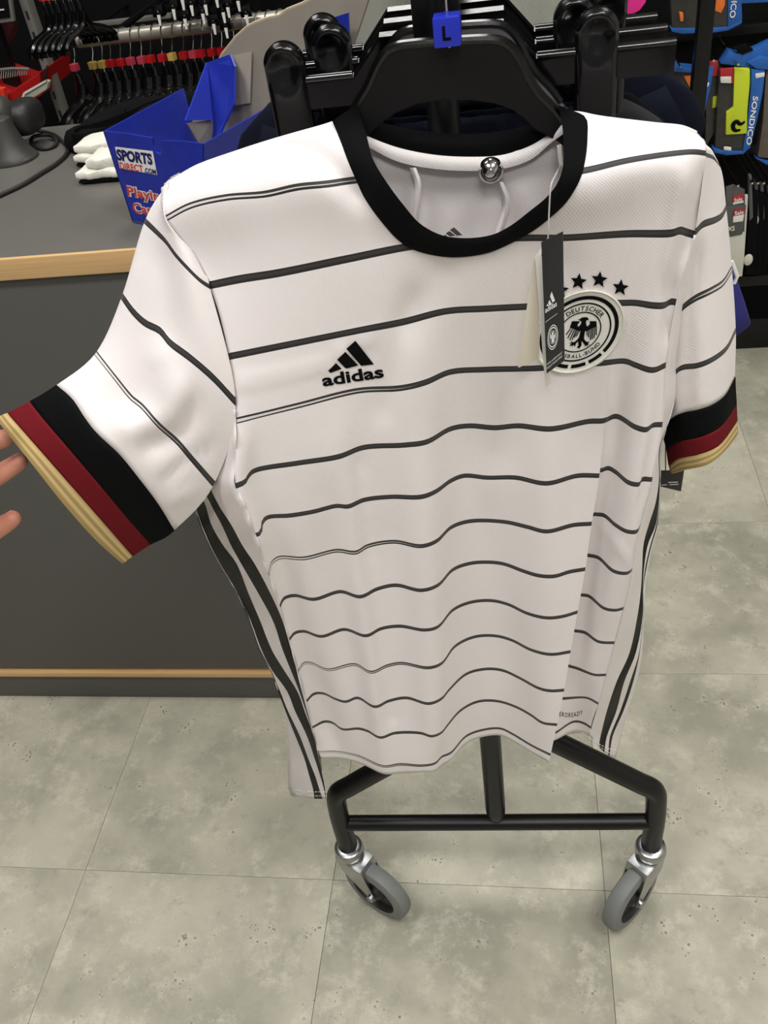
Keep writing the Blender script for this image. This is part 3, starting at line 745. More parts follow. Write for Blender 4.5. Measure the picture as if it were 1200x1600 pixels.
def arc_text(s, r, a_mid, size, top):
    n = len(s); sh = []; widths = []
    gl = [text2d(c, .018) if c.strip() else None for c in s]
    adv = [(g[2] if g else .3) + .14 for g in gl]; tot = sum(adv) * size / r; a = (a_mid + math.degrees(tot) / 2) if top else (a_mid - math.degrees(tot) / 2)
    for c, g, ad in zip(s, gl, adv):
        half = math.degrees(ad * size / r) / 2; a = a - half if top else a + half
        t = math.radians(a)
        if g:
            V = []
            for x, y in g[0]:
                lx, ly = (x - g[2] / 2) * size, (y - .35) * size
                if top: e = (math.sin(t), -math.cos(t)); o = (math.cos(t), math.sin(t))
                else: e = (-math.sin(t), math.cos(t)); o = (-math.cos(t), -math.sin(t))
                V.append(bd(r * math.cos(t) + e[0] * lx + o[0] * ly, r * math.sin(t) + e[1] * lx + o[1] * ly))
            sh.append((V, g[1]))
        a = a - half if top else a + half
    return sh
ink += arc_text('DEUTSCHER', .565, 82, .15, True) + arc_text('FUSSBALL-BUND', .575, 275.5, .125, False)
def E(x, y): return ((x - 480) / 8 , (y - 800) / 8)
def eagle(P): return ngon([(910.0 + (x - 480) / 8, 520.0 + (y - 800) / 8) for x, y in P])
ink += [eagle([(425,632),(452,628),(470,610),(510,605),(540,605),(556,625),(562,645),(535,640),(525,665),(530,705),(552,735),(515,770),(505,830),(500,875),(520,905),(548,915),(572,905),(548,935),(575,945),(545,950),(550,972),(528,955),(510,975),(508,950),(482,915),(470,905),(468,960),(440,998),(410,985),(430,960),(425,905),(400,935),(385,975),(372,950),(345,978),(350,955),(312,968),(338,942),(312,925),(345,930),(335,900),(365,920),(395,905),(430,870),(445,830),(455,780),(430,730),(462,690),(470,660),(452,650)]),
        eagle([(350,655),(440,655),(448,665),(425,690),(418,712),(460,745),(450,782),(400,765),(322,735)]), eagle([(570,655),(655,655),(660,725),(590,752),(520,785),(512,760),(525,740),(560,705),(575,690)])]
for a, b, wd in (((335,745),(275,825),13), ((357,755),(295,870),13), ((380,762),(322,893),13), ((400,768),(350,890),13), ((418,772),(378,860),13), ((438,780),(402,845),13),
                 ((655,728),(652,830),14), ((635,738),(625,868),14), ((612,745),(600,880),14), ((590,755),(578,890),14), ((565,765),(555,860),14), ((542,775),(538,835),13)):
    P = catmull([a, ((a[0]+b[0])/2, (a[1]+b[1])/2), b], 3); q = strip([(910 + (x - 480)/8, 520 + (y - 800)/8) for x, y in P], wd / 8); ink.append(q)
decal('crest_print', ink, BV, .0017, M_print, badge)
def star(cx, cy, r=13.5, rot=-.12):
    return ngon([(cx + (r if i % 2 == 0 else r * .45) * math.sin(rot * -1 + i * math.pi / 5), cy - (r if i % 2 == 0 else r * .45) * math.cos(-rot + i * math.pi / 5)) for i in range(10)])
for c in ((876, 453), (904, 440), (936.5, 437), (969.5, 449.5)): decal('star', [star(*c)], BV, .0014, M_print, jr)
v, f, w = text2d('EROREADY', .012, 1.25)
b0 = np.array([874., 1119.]); bx = np.array([36., -3.]) / w
decal('hem_lettering', [([tuple(b0 + bx * p[0] + np.array([.8, -10]) * p[1] + np.array([0, 3.2 * math.sin(p[0] / w * 3)])) for p in v], f)], BV, .0012, M_print, jr)

# ================================================================== JERSEY'S HANGER
hg = thing('clothes_hanger', 'black plastic hanger with blue size cube inside the white jersey', 'hanger', (RX, .692, 1.33))
HY = .704
HP = [(557,163),(566,148),(573,137),(582,118),(590,100),(597,88),(604,80),(617,73),(650,68),(680,66),(717,64),(777,62),(792,68),(803,78),(812,91),(826,120),(841,144),(868,172),(884,194),(905,216),(985,240),(1062,268),(1064,282),(1000,276),(900,246),(872,222),(838,204),(820,186),(799,171),(772,162),(737,157),(693,156),(650,163),(617,178),(592,196),(573,214),(520,248),(430,284),(330,324),(300,332),(298,322),(350,294),(450,252),(520,216),(545,188)]
MB().prism([atY(x, y, HY) for x, y in HP], (0, .006, 0)).build('hanger_body', M_satin, hg, bevel=.0012, smooth=False)
rim = resample([(545,186),(557,163),(573,137),(590,100),(604,80),(617,73),(650,68),(690,65),(777,62),(792,68),(803,78),(812,91),(826,120),(841,144),(868,172),(884,194)], 50)
MB().tube([atY(x, y, HY + .002) for x, y in rim], .0034, 8).build('rim', M_plastic, hg)
c0 = atY(699, 46, HY - .002); rr = .0095
MB().box(c0 - rr, c0 + rr).build('size_cube', M_cube, hg, bevel=.0012)
v, f, w = text2d('L', .03)
mbt = MB().add([(c0[0] - .003 + p[0] * .0125, c0[1] - rr - .0004, c0[2] - .0045 + p[1] * .0125) for p in v], f); mbt.build('size_letter', M_print, hg, smooth=False)
hk = [np.array([c0[0], HY, c0[2] - .012]), np.array([c0[0], HY, c0[2] + .03])]
hx = c0[0]
hk += [np.array([hx + .002, HY, RZ - .03])] + [np.array([RX - math.cos(a) * .0185, HY, RZ + math.sin(a) * .0185]) for a in np.linspace(-.3, 3.0, 9)]
if abs(hk[2][0] - (RX - .0185)) > .03: pass
MB().tube(catmull(hk, 5), .0018, 8).build('hook', M_chrome, hg)

# ================================================================== TAGS ON THE JERSEY
st = thing('security_stud', 'round chrome security stud pinned to the back neck of the jersey', 'security tag', tuple(atY(767, 266, .700)))
c = atY(767, 266, .702); ax = _n(CO - c)
MB().lathe([(-.006, .0), (-.006, .0085), (-.002, .0098), (.002, .0098), (.006, .0078), (.0085, .0045), (.0094, 0)], c, ax, 28).build('stud', M_chrome, st)
MB().lathe([(-.012, .0), (-.012, .006), (-.009, .006), (-.006, .005)], c, ax, 24).build('pin_base', M_zinc, st)
def tagthing(nm, label, cat, P, Y0, m, tilt=0, d=.0012):
    t = thing(nm, label, cat, tuple(atY(P[0][0], P[0][1], Y0)))
    pts = [atY(x, y, Y0 + tilt * i_) for (x, y), i_ in zip(P, (0, 1, 1, 0))]
    MB().prism(pts, (.0003, d, 0)).build('card', m, t, bevel=.0002); return t, pts
t1, q1 = tagthing('swing_tag', 'black brand swing tag hanging in front of the jersey crest', 'tag', [(845.5,379),(879.5,362),(882,564),(854,584)], .632, M_tagb, -.004)
def onq(q, u, v, off=.0006):
    p = (q[0] * (1-u) + q[1] * u) * (1-v) + (q[3] * (1-u) + q[2] * u) * v
    n = np.cross(q[1] - q[0], q[3] - q[0]); n /= np.linalg.norm(n)
    if n @ (CO - p) < 0: n = -n
    return p + n * off
def onpx(P, q):  # photo pixel -> point on the tag plane
    n = np.cross(q[1] - q[0], q[3] - q[0]); n /= np.linalg.norm(n); out = []
    if n @ (CO - q[0]) < 0: n = -n
    for x, y in P:
        r = ray(x, y); t = (q[0] - CO) @ n / (r @ n); out.append(CO + r * t + n * .0006)
    return out
pm = MB()
def cp(x, y): return (850 + x / 8, 420 + y / 8)
for P in ([(32,462),(48,430),(62,462)], [(55,420),(70,385),(100,440),(70,455)], [(78,340),(98,280),(140,395),(108,418)]): pm.add(onpx([cp(*p) for p in P], q1), [tuple(range(len(P)))])
v, f, w = text2d('adidas', .02)
b0 = np.array(cp(18, 548)); bx = (np.array(cp(163, 458)) - b0) / w
pm.add(onpx([tuple(b0 + bx * p[0] + np.array([-.6, -11.5]) * p[1]) for p in v], q1), f)
pm.add(onpx([cp(20,660), cp(168,550), cp(168,556), cp(20,666)], q1), [(0, 1, 2, 3)])
def tring(r0, r1, n=40):
    V = []; F = []
    for i in range(n + 1):
        t = 2 * math.pi * i / n
        for r in (r0, r1): V.append(cp(112 + 66 * r * math.cos(t), 850 + 155 * r * math.sin(t) - 30 * r * math.cos(t)))
        if i: F.append((2*i-2, 2*i-1, 2*i+1, 2*i))
    return V, F
for a, b in ((.92, 1), (.72, .82), (.5, .54)): V, F = tring(a, b); pm.add(onpx(V, q1), F)
for P in ([(100,790),(125,780),(120,840),(130,900),(112,925),(95,905),(102,850)], [(78,800),(98,830),(98,880),(82,860)], [(125,830),(148,790),(144,850),(128,875)]): pm.add(onpx([cp(*p) for p in P], q1), [tuple(range(len(P)))])
for i, s in enumerate(('OFFICIAL LICENSED PRODUCT', 'PRODUIT OFFICIEL LICENCE')):
    v, f, w = text2d(s, .01); b0 = np.array(cp(38, 1205 + i * 50)); bx = (np.array(cp(228, 1052 + i * 44)) - b0) / w
    pm.add(onpx([tuple(b0 + bx * p[0] + np.array([0, -4.2]) * p[1]) for p in v], q1), f)
pm.build('tag_print', M_wprint, t1, smooth=False)
t2, q2 = tagthing('swing_tag', 'white folded tag just behind the black swing tag', 'tag', [(836,401),(852,379),(860,600),(852,606)], .637, M_wcard, .006)
t3, q3 = tagthing('swing_tag', 'cream triangular tag turned sideways left of the black swing tag', 'tag', [(834,404),(842,398),(842,561),(809.5,575)], .640, M_cream, .004)
sg = thing('tag_string', 'thin clear thread tying the swing tags to the jersey collar', 'string', tuple(atY(874, 262, .68)))
MB().tube(catmull([atY(876,258,.690), atY(869,272,.655), atY(861,290,.640), atY(858,330,.636), atY(856,372,.634), atY(846,400,.638)], 6), .0006, 6).build('thread', mat('clear_thread', (200, 198, 192), .2, alpha=.7), sg)
# ================================================================== GARMENTS ON THE RACK BEHIND THE JERSEY
def hook_path(x, y, z0, zr=RZ, r=.0185):
    return catmull([np.array([x, y, z0]), np.array([x, y, z0 + .02]), np.array([x - r * .9, y, zr - .012])] + [np.array([x - math.cos(a) * r, y, zr + math.sin(a) * r]) for a in np.linspace(0, 2.9, 7)], 5)
def clip_mesh(w=.017, h=.105):
    mb = MB()
    for sgn, y0 in ((-1, -.006), (1, .006)):
        G = []
        for v in np.r_[np.linspace(0, .82, 14), 1 - .162 * (1 - np.sin(np.linspace(.05, 1, 14) * math.pi / 2))]:
            z = v * h; t = max(0, z - (h - w)); hw = math.sqrt(max(w * w - t * t, 1e-9)); r = []
            for u in np.linspace(-1, 1, 13):
                x = u * hw; d = math.hypot(x, z - (h - .021)); y = y0
                if sgn < 0:
                    y += .0055 * max(0, 1 - (d / .0145) ** 2) + .0012 * max(0, abs(x) / w - .8) * 5 * (z < h - w)
                    rim = max(abs(x) / w, 0) if z < h - w else math.hypot(x, z - (h - w)) / w
                    y += .004 * max(0, rim - .8) / .2
                r.append((x, y, z - h + .035))
            G.append(r)
        mb.grid(G)
        edge = [g[0] for g in G] + [g[-1] for g in G[::-1]]
        if sgn < 0: e0 = edge
        else:
            n = len(e0); mb.add(e0 + edge, [(i, (i + 1) % n, (i + 1) % n + n, i + n) for i in range(n)])
    return mb
def clip_hanger(Y, zbar, xl, xr, clips, label):
    t = thing('clip_hanger', label, 'hanger', (RX, Y, zbar), 'clip hangers on the rolling rack')
    b = MB()
    prof = [(-.004, -.011), (.004, -.011), (.004, .008), (.0055, .011), (0, .0135), (-.0055, .011), (-.004, .008)]
    G = [[(x, Y + a, zbar + c) for a, c in prof] for x in (xl, RX - .075, RX - .05, RX, RX + .05, RX + .075, xr)]
    for i in (2, 3, 4): G[i] = [(p[0], p[1], p[2] + .028) for p in G[i]]
    b.grid(G, closed=True); b.add(G[0], [tuple(range(7))]); b.add(G[-1], [tuple(range(7))])
    bk = b.build('bar', M_plastic, t, angle=30)
    for a_, b_ in ((xl, RX - .076), (RX + .076, xr)): MB().tube([(a_, Y - .001, zbar + .0115), (b_, Y - .001, zbar + .0115)], .0042, 10).build('bar_ridge', mat('glossy_black_plastic', (16, 16, 17), .12, coat=.6), bk)
    for x in clips:
        c = clip_mesh(); c.v = [(p[0] + x, p[1] + Y - .003, p[2] + zbar + .008) for p in c.v]
        k = c.build('clip', M_plastic, t, angle=50)
        s = MB().tube([(x - .012, Y + .008, zbar - .004), (x + .012, Y + .008, zbar - .004)], .004, 8); s.build('spring', M_chrome, k)
    MB().tube(hook_path(RX, Y, zbar + .03), .0019, 8).build('hook', M_chrome, t)
    return t
def sup(t, p): return math.copysign(abs(t) ** p, t)
def loopz(cx, cy, z, hw, th, n=40, p=.55, rip=0, nr=9, ph=0):
    return [(cx + hw * sup(math.cos(a), .8), cy + th * sup(math.sin(a), p) + rip * math.sin(nr * a + ph), z) for a in np.linspace(0, 2 * math.pi, n, endpoint=False)]
def shorts(Y, z, hw, L, m, label, x0=RX):
    t = thing('sports_shorts', label, 'shorts', (x0, Y, z - L), 'dark shorts on the clip hangers')
    MB().grid([loopz(x0, Y, z - d, hw + .004 * (d > .004), .008 + .002 * (d > .004), 120, .5, .0016, 44) for d in (0, .006, .012, .022, .03, .034)], closed=True).build('waistband', m, t, solid=.001)
    MB().grid([loopz(x0, Y, z - d, hw + .04 * (d / L) + .004, .010 + .004 * d / L, 60, .5, .002, 9, d * 9) for d in np.linspace(.034, L * .55, 8)], closed=True).build('hip_panel', m, t)
    for s in (-1, 1):
        MB().grid([loopz(x0 + s * (hw / 2 + .012 + .014 * (d / L)), Y, z - d, hw / 2 + .008 + .02 * (d / L - .5), .014, 40, .6, .002, 7, d * 11) for d in np.linspace(L * .54, L, 6)], closed=True).build('leg', m, t, solid=.001)
    return t
def tshirt(Y, z, sh, bw, L, so, sz, m, label, cat, trim=None):
    """sh shoulder half width, bw body half width, so/sz outer sleeve edge"""
    t = thing('hanging_shirt', label, cat, (RX, Y, z - L), 'shirts behind the clip hangers')
    G = []
    for d in np.linspace(0, 1, 24):
        dz = d * L
        if dz < .10: w = .065 + (sh - .065) * math.sqrt(max(0, 1 - (1 - dz / .10) ** 2))
        else: w = sh + (bw - sh) * min(1, (dz - .10) / .14)
        th = .006 + .009 * min(1, dz / .12)
        G.append(loopz(RX, Y, z - dz, w, th, 64, .6, .0025 * min(1, dz / .2), 8, d * 2))
    MB().grid(G, closed=True).build('body', m, t, solid=.001)
    for s in (-1, 1):
        S_ = []
        for k in np.linspace(0, 1, 9):
            a = np.array([RX + s * (sh - .055), z - .05]); b = np.array([RX + s * so, z - sz]); c = a * (1 - k) + b * k
            c[0] += s * .02 * math.sin(k * 3.14); r = .055 + .02 * min(1, 2 * k)
            d = np.array([-(b - a)[1], (b - a)[0]]); d /= np.linalg.norm(d); d *= -s
            c = c + d * (r * .75)
            S_.append([(c[0] + d[0] * r * math.cos(q), Y + .014 * sup(math.sin(q), .7), c[1] + d[1] * r * math.cos(q)) for q in np.linspace(0, 2 * math.pi, 30, endpoint=False)])
        sl = MB().grid(S_, closed=True).build('sleeve', m, t, solid=.001)
    MB().grid([loopz(RX, Y, z + .016 - d, .07 + d * .3, .008, 40, .8) for d in (0, .012, .024)], closed=True).build('collar', m, t, solid=.001)
    if trim:
        for s in (-1, 1):
            P = [np.array([RX + s * (.065 + (sh - .065) * q * .98), Y - .022, z - .014 - .10 * (1 - math.sqrt(1 - (q * .98) ** 2))]) for q in np.linspace(0.2, 1, 16)]
            MB().tube(P, .011, 8, ry=.002).build('shoulder_trim', trim, t)
    return t
cz = 1.294
clip_hanger(.800, cz, -.196, .126, (-.190, .0645), 'black plastic clip hanger nearest the jersey, its right clip standing highest')
clip_hanger(.838, cz + .002, -.190, .124, (-.155, .049), 'black plastic clip hanger second behind the jersey with navy waistband in its clips')
clip_hanger(.872, cz + .004, -.188, .120, (-.168, .078), 'black plastic clip hanger furthest from the jersey, its left clip beside the cardboard box')
shorts(.806, cz - .03, .125, .36, M_navy, 'navy sports shorts with ribbed waistband clipped nearest behind the white jersey')
shorts(.844, cz - .026, .125, .36, M_navy2, 'darkest navy sports shorts clipped between two other pairs on the rack')
shorts(.878, cz - .022, .125, .36, M_blk, 'black sports shorts on the clip hanger furthest from the jersey')
HB = [(p[0] - RX, p[2] - 1.33) for p in [atY(x, y, .704) for x, y in HP]]
def spare(Y, z, label, m=M_plastic, body=None):
    t = thing('clothes_hanger', label, 'hanger', (RX, Y, z), 'black hangers behind the rack post')
    MB().prism([(RX + a, Y, z + b) for a, b in HB], (0, .006, 0)).build('hanger_body', body or M_satin, t, bevel=.0012, smooth=False)
    rim3 = [(RX + p[0] - RX, Y + .002, z + p[2] - 1.33) for p in [atY(x, y, .704) for x, y in rim]]
    MB().tube(rim3, .0034, 8).build('rim', m, t)
    MB().tube(hook_path(RX, Y, z + .0), .0018, 8).build('hook', M_chrome, t)
spare(.786, 1.322, 'spare grey hanger with black rim directly behind the rack post', body=mat('grey_plastic', (92, 90, 94), .35))  # this hanger's plate is grey plastic, only its rim is black
spare(.912, 1.298, 'black hanger inside the grey trimmed dark shirt')
spare(.950, 1.302, 'black hanger inside the navy shirt')
spare(.995, 1.236, 'black hanger inside the royal blue jersey')
tshirt(.915, 1.262, .215, .155, .60, .215, .22, M_blk, 'black shirt with charcoal shoulder trim hanging behind the clip hangers', 'shirt', M_greytrim)
tshirt(.953, 1.279, .245, .165, .66, .245, .24, M_navy, 'navy shirt with wide rounded shoulders hanging behind the black trimmed shirt', 'shirt')
bj = tshirt(1.0, 1.195, .225, .165, .56, .312, .265, M_royal, 'royal blue jersey with white outlined emblem, its sleeve showing right of the white jersey', 'jersey')
eb = MB().tube([atY(x, y, .975) for x, y in [(1143,408),(1152,432),(1147,443)]], .0022, 6); eb.build('sleeve_emblem', M_wprint, bj)
tt, qq = tagthing('swing_tag', 'small black swing tag with white print hanging below the right sleeve', 'tag', [(1026,736),(1069,735),(1064,768),(1022,758)], .80, M_tagb)
pm = MB()
for i, (s_, w0, x0, y0) in enumerate((('WWW', 26, 1043, 753), ('SHOP ONLINE', 30, 1033, 757.5))):
    v, f, w = text2d(s_, .01); pm.add(onpx([(x0 + p[0] / w * w0 * .8, y0 - p[1] * 2.6) for p in v], qq), f)
MB().add([tuple(p) for p in onpx([(1044,752.5),(1059,752),(1059,753.6),(1044,754.1)], qq)] + [tuple(p) for p in onpx([(1034,756.6),(1042,756.2),(1042,757.4),(1034,757.8)], qq)] + [tuple(p) for p in onpx([(1046,756.2),(1060,755.6),(1060,756.8),(1046,757.4)], qq)], [(0,1,2,3),(4,5,6,7),(8,9,10,11)]).build('tag_print', M_wprint, tt, smooth=False)
MB().tube(catmull([atY(1040,738,.80), atY(1040,700,.82), atY(1042,650,.86)], 5), .0006, 5).build('cord', M_blk, tt)

# ---- grey sweatshirt further back
gs = thing('grey_sweatshirt', 'heather grey sweatshirt hanging behind the rack at the top of the picture', 'sweatshirt', tuple(atY(700, 150, 1.9)))
def cloth_px(P0, P1, Y, th, n=30, rip=.006, nr=5):
    G = []
    A = resample(P0, n); B = resample(P1, n)
    for k in np.linspace(0, 1, 14):
        r = []
        for j in range(n):
            p = A[j] * (1 - k) + B[j] * k; e = math.sin(math.pi * j / (n - 1)) ** .5
            r.append(atY(p[0], p[1], Y - th * e * .5 + rip * math.sin(nr * 6.28 * j / n + k * 2)))
        r += [(q[0], q[1] + th * (math.sin(math.pi * j / (n - 1)) ** .5) + .004, q[2]) for j, q in reversed(list(enumerate(r)))][1:-1]
        G.append(r)
    return MB().grid(G, closed=True)
cloth_px([(556,-150),(640,-155),(760,-170),(870,-190)], [(545,260),(640,255),(760,250),(890,240)], 1.9, .08).build('body', M_heather, gs)
cloth_px([(615,-140),(660,-150)], [(650,140),(690,90)], 1.84, .05, 14, .003, 2).build('sleeve', M_heather, gs)
cloth_px([(650,-20),(705,-5)], [(636,60),(668,52)], 1.80, .03, 14, .003, 2).build('sleeve_cuff', M_heather, gs)
wr = thing('back_wall_arm', 'steel display arm holding the grey sweatshirt out of frame', 'display arm', (-.1, 2.9, 1.62))
p0 = atY(700, -170, 1.9)
MB().tube([(p0[0] - .2, 1.9, p0[2] + .02), (p0[0] + .2, 1.9, p0[2] + .02)], .009, 10).build('cross_tube', M_rail, wr)
MB().tube([(p0[0], 1.9, p0[2] + .02), (p0[0], 3.0, p0[2] + .02)], .009, 10).build('arm', M_rail, wr)

# ================================================================== THINGS ON THE COUNTER
def onplane(px, py, P, nrm):
    r = ray(px, py); return CO + r * ((np.array(P) - CO) @ nrm) / (r @ nrm)
bx0 = atZ(207, 347, 1.0215); U = np.array([.878, -.479, 0]); Vv = np.array([.479, .878, 0])
bxl = thing('playing_card_box', 'blue cardboard counter display box for playing cards with torn grey header', 'box', tuple(bx0))
def onb(P, off=0): return [onplane(x, y, bx0, Vv) - Vv * off for x, y in P]
FRP = [(161,205),(200,209),(238,216),(239,228),(243,238),(250,241),(256,238),(253,228),(255,220),(285,221),(319,225),(324,395),(207,347.3)]
MB().prism(onb(FRP), Vv * .003).build('front_flap', M_blue, bxl, smooth=False)
TL = onb([(161,205)])[0]; TR = onb([(319,225)])[0]; BR = onb([(324,395)])[0]; BR[2] = 1.0215
zt_ = TL[2]; Dp = .165
lw = [TL, TL + Vv * Dp + (0, 0, .01), np.array([bx0[0], bx0[1], 1.0215]) + Vv * Dp, np.array([bx0[0], bx0[1], 1.0215])]
MB().prism(lw, U * .003).build('side_wall', M_blue, bxl, smooth=False)
TRz = TR.copy()
rw = [TRz, TRz + Vv * .13 + (0, 0, .006), BR + Vv * .13, BR]
MB().prism(rw, -U * .003).build('side_wall', M_blue, bxl, smooth=False)
MB().prism([bx0, BR, BR + Vv * Dp, bx0 + Vv * Dp], (0, 0, .003)).build('base', M_card, bxl, smooth=False)
HC = bx0 + Vv * Dp
def onh(P, off=0): return [onplane(x, y, HC, Vv) - Vv * off for x, y in P]
HD = [(342,93),(347,84),(352,78),(368,58),(386,42),(398,36),(420,28),(436,25),(447,16),(470,7),(492,-4),(505,-30),(585,-50),(575,0),(552,70),(535,160),(500,215),(330,230),(300,160)]
MB().prism(onh(HD), Vv * .004).build('header', M_card, bxl, smooth=False)
MB().tube([p + Vv * .002 for p in onh(HD[:12])], .0024, 6).build('torn_edge', M_cardedge, bxl)
MB().prism(onh([(364,87),(396,80),(393,160),(365,164)], .004), Vv * .002).build('header_tab', M_wcard if 0 else mat('pale_cardboard', (176, 168, 156), .85), bxl, smooth=False)
ap = onh([(329,95)], .01)[0]
def toward(x, y, d): return onplane(x, y, HC - Vv * d, Vv)
MB().prism([ap, toward(288, 188, .10), toward(330, 187, .05)], U * .003).build('folded_wing', M_blue, bxl, smooth=False)
MB().prism([toward(291,193,.095), toward(330,186,.045), toward(331,222,.045), toward(308,222,.08)], U * .003).build('folded_wing', M_card, bxl, smooth=False)
MB().prism([ap, toward(359,85,.008), toward(366,104,.02), toward(365,162,.035), toward(344,208,.05), toward(330,221,.05)], U * .002 + Vv * .002).build('folded_wing', M_blue, bxl, smooth=False)
MB().prism(onh([(533,22),(558,14),(560,78),(545,140),(533,140)], .02), Vv * .003).build('folded_wing', M_blue, bxl, smooth=False)
def lay(mb, s, bl, br, up, bold=.01, off=.0006, sp=1.0):
    v, f, w = text2d(s, bold, sp); bl = np.array(bl, float); ex = (np.array(br) - bl) / w; upv = np.array(up, float) / .73
    return mb.add(onb([tuple(bl + ex * p[0] + upv * p[1]) for p in v], off), f)
M_navyp = mat('navy_print', (22, 26, 92), .5); M_redp2 = mat('red_print', (205, 58, 46), .5)
MB().add(onb([(180,229),(239,236),(246,273.5),(187.5,262.5)], .0004), [(0, 1, 2, 3)]).build('shop_label', M_wprint, bxl, smooth=False)
mb = lay(MB(), 'SPORTS', (184,249), (239.5,256.5), (-2.2,-16.5), .05, .0008); lay(mb, '.COM', (226.5,269), (245,272.3), (-1.2,-8), .03, .0012); mb.build('label_lettering', M_navyp, bxl, smooth=False)
lay(MB(), 'DIRECT', (189,263.3), (225,268.6), (-2,-11), .02, .0012).build('label_lettering', M_redp2, bxl, smooth=False)
mb = lay(MB(), 'Playing', (200.5,305), (262,316), (-2.8,-15.5), .075, .0005); lay(mb, 'Cards', (209,331), (257,339), (-2.8,-15.5), .075, .0005); mb.build('title_outline', M_wprint, bxl, smooth=False)
mb = lay(MB(), 'Playing', (200.5,305), (262,316), (-2.8,-15.5), .02, .0009); lay(mb, 'Cards', (209,331), (257,339), (-2.8,-15.5), .02, .0009); mb.build('title_lettering', M_redp2, bxl, smooth=False)
mb = MB()
for P in ([(259,285),(265,279),(271,283),(263,293)], [(266,277),(281,269),(284,283),(272,292)]): mb.add(onb(P, .0005), [(0, 1, 2, 3)])
mb.build('card_picture', M_wprint, bxl, smooth=False)

# scanner, cradle, cable
def ell(mb, c, r, rot=None, n=18, m=12, p=1.0):
    G = []
    for i in range(m + 1):
        a = -math.pi / 2 + math.pi * i / m
        G.append([Vector((r[0] * sup(math.cos(a), p) * sup(math.cos(b), p), r[1] * sup(math.cos(a), p) * sup(math.sin(b), p), r[2] * sup(math.sin(a), p))) for b in np.linspace(0, 2 * math.pi, n, endpoint=False)])
    if rot is not None: G = [[rot @ v for v in r_] for r_ in G]
    return mb.grid([[v + Vector(c) for v in r_] for r_ in G], closed=True)
cb = atZ(12, 250, 1.021)
crd = thing('scanner_cradle', 'dark grey barcode scanner stand on the counter left edge', 'scanner stand', tuple(cb))
MB().grid([loopz(cb[0], cb[1], cb[2] + h, a, b, 36, .8) for h, a, b in ((0, .058, .045), (.004, .058, .045), (.012, .050, .040), (.03, .040, .032), (.055, .034, .026), (.072, .031, .022), (.075, .026, .018), (.075, .001, .001))], closed=True).build('stand_body', M_scan, crd)
ell(MB(), (cb[0] - .005, cb[1] - .034, cb[2] + .034), (.016, .008, .014)).build('button', M_scan2, crd)
sc = thing('barcode_scanner', 'black handheld barcode scanner resting in the stand on the counter', 'scanner', (cb[0], cb[1] + .05, cb[2] + .09))
a0, a1 = atY(34, 205, cb[1] + .07), atY(40, 172, cb[1] + .075)
hd = ell(MB(), atY(38, 182, cb[1] + .075), (.030, .045, .030), None, 26, 16, .65); hd.build('scanner_head', M_scan2, sc)
ell(MB(), atY(2, 182, cb[1] + .04), (.026, .03, .036), None, 24, 14, .8).build('scanner_handle', M_scan, sc)
ell(MB(), atY(38, 199, cb[1] + .040), (.008, .004, .005)).build('scan_window', M_redp, sc)
cbl = thing('scanner_cable', 'black looped cable lying on the grey counter beside the scanner', 'cable', tuple(atZ(60, 280, 1.021)))
PC = [(22,214,.012),(36,206,.012),(57,204,.006),(80,209,0),(98,221,0),(106,234,0),(101,244,0),(86,257,0),(65,270,0),(36,288,0),(0,305,0),(-40,325,0)]
MB().tube(catmull([atZ(x, y, 1.0245 + h) for x, y, h in PC], 6), .0036, 10).build('cable', M_scan2, cbl)
PC = [(48,222,.006),(50,216,.01),(58,212,.008),(75,211,.004),(88,219,0),(84,228,0),(72,232,0),(50,229,0),(35,224,0)]
MB().tube(catmull([atZ(x, y, 1.0245 + h) for x, y, h in PC], 6), .0036, 10).build('cable', M_scan2, cbl)

# folded garments on the counter
def slab(x0, y0, x1, dy, z0, th, m, t, nm='folded_layer', lump=.003, seed=0):
    """soft folded layer: front edge from x0 to x1 at depth y0, running back by dy"""
    rr = random.Random(seed); n = 22; G = []
    for i in range(n + 1):
        x = x0 + (x1 - x0) * i / n; e = min(1, .62 + .25 * i, .62 + .25 * (n - i))
        ph = rr.random() * 2; r = []
        for a in np.linspace(0, 2 * math.pi, 24, endpoint=False):
            r.append((x, y0 + dy / 2 + dy / 2 * sup(math.cos(a), .35) + lump * math.sin(i * .8 + ph), z0 + th / 2 + th / 2 * e * sup(math.sin(a), .45) + lump * .6 * math.sin(i * .7 + 3 * a) * (math.sin(a) > 0)))
        G.append(r)
    mb = MB().grid(G, closed=True); mb.add(G[0], [tuple(range(24))]); mb.add(G[-1], [tuple(range(24))])
    return mb.build(nm, m, t)
w1 = atZ(122, 290, 1.021); w2 = atZ(119, 263, 1.021); wr1 = atZ(205, 292, 1.021)
t = thing('folded_white_garment', 'white folded garment with dark hem lying nearest the blue card box', 'clothing', tuple(w1))
slab(w1[0] + .002, w1[1] + .002, w1[0] + .12, .07, 1.021, .007, M_blk, t, 'dark_hem', .0005, 1)
slab(w1[0], w1[1], w1[0] + .12, .075, 1.027, .016, M_whitecloth, t, 'folded_layer', .0025, 2)
slab(w1[0] + .022, w1[1] + .006, w1[0] + .13, .065, 1.041, .020, M_whitecloth, t, 'folded_layer', .002, 3)
t = thing('folded_white_garment', 'white folded garment lying farther back beside the black folded garment', 'clothing', tuple(w2))
slab(w2[0] + .001, w2[1] + .002, w2[0] + .14, .07, 1.021, .007, M_blk, t, 'dark_hem', .0005, 4)
slab(w2[0], w2[1], w2[0] + .14, .075, 1.027, .016, M_whitecloth, t, 'folded_layer', .002, 5)
slab(w2[0] + .004, w2[1] + .004, w2[0] + .15, .075, 1.041, .018, M_whitecloth, t, 'folded_layer', .002, 6)
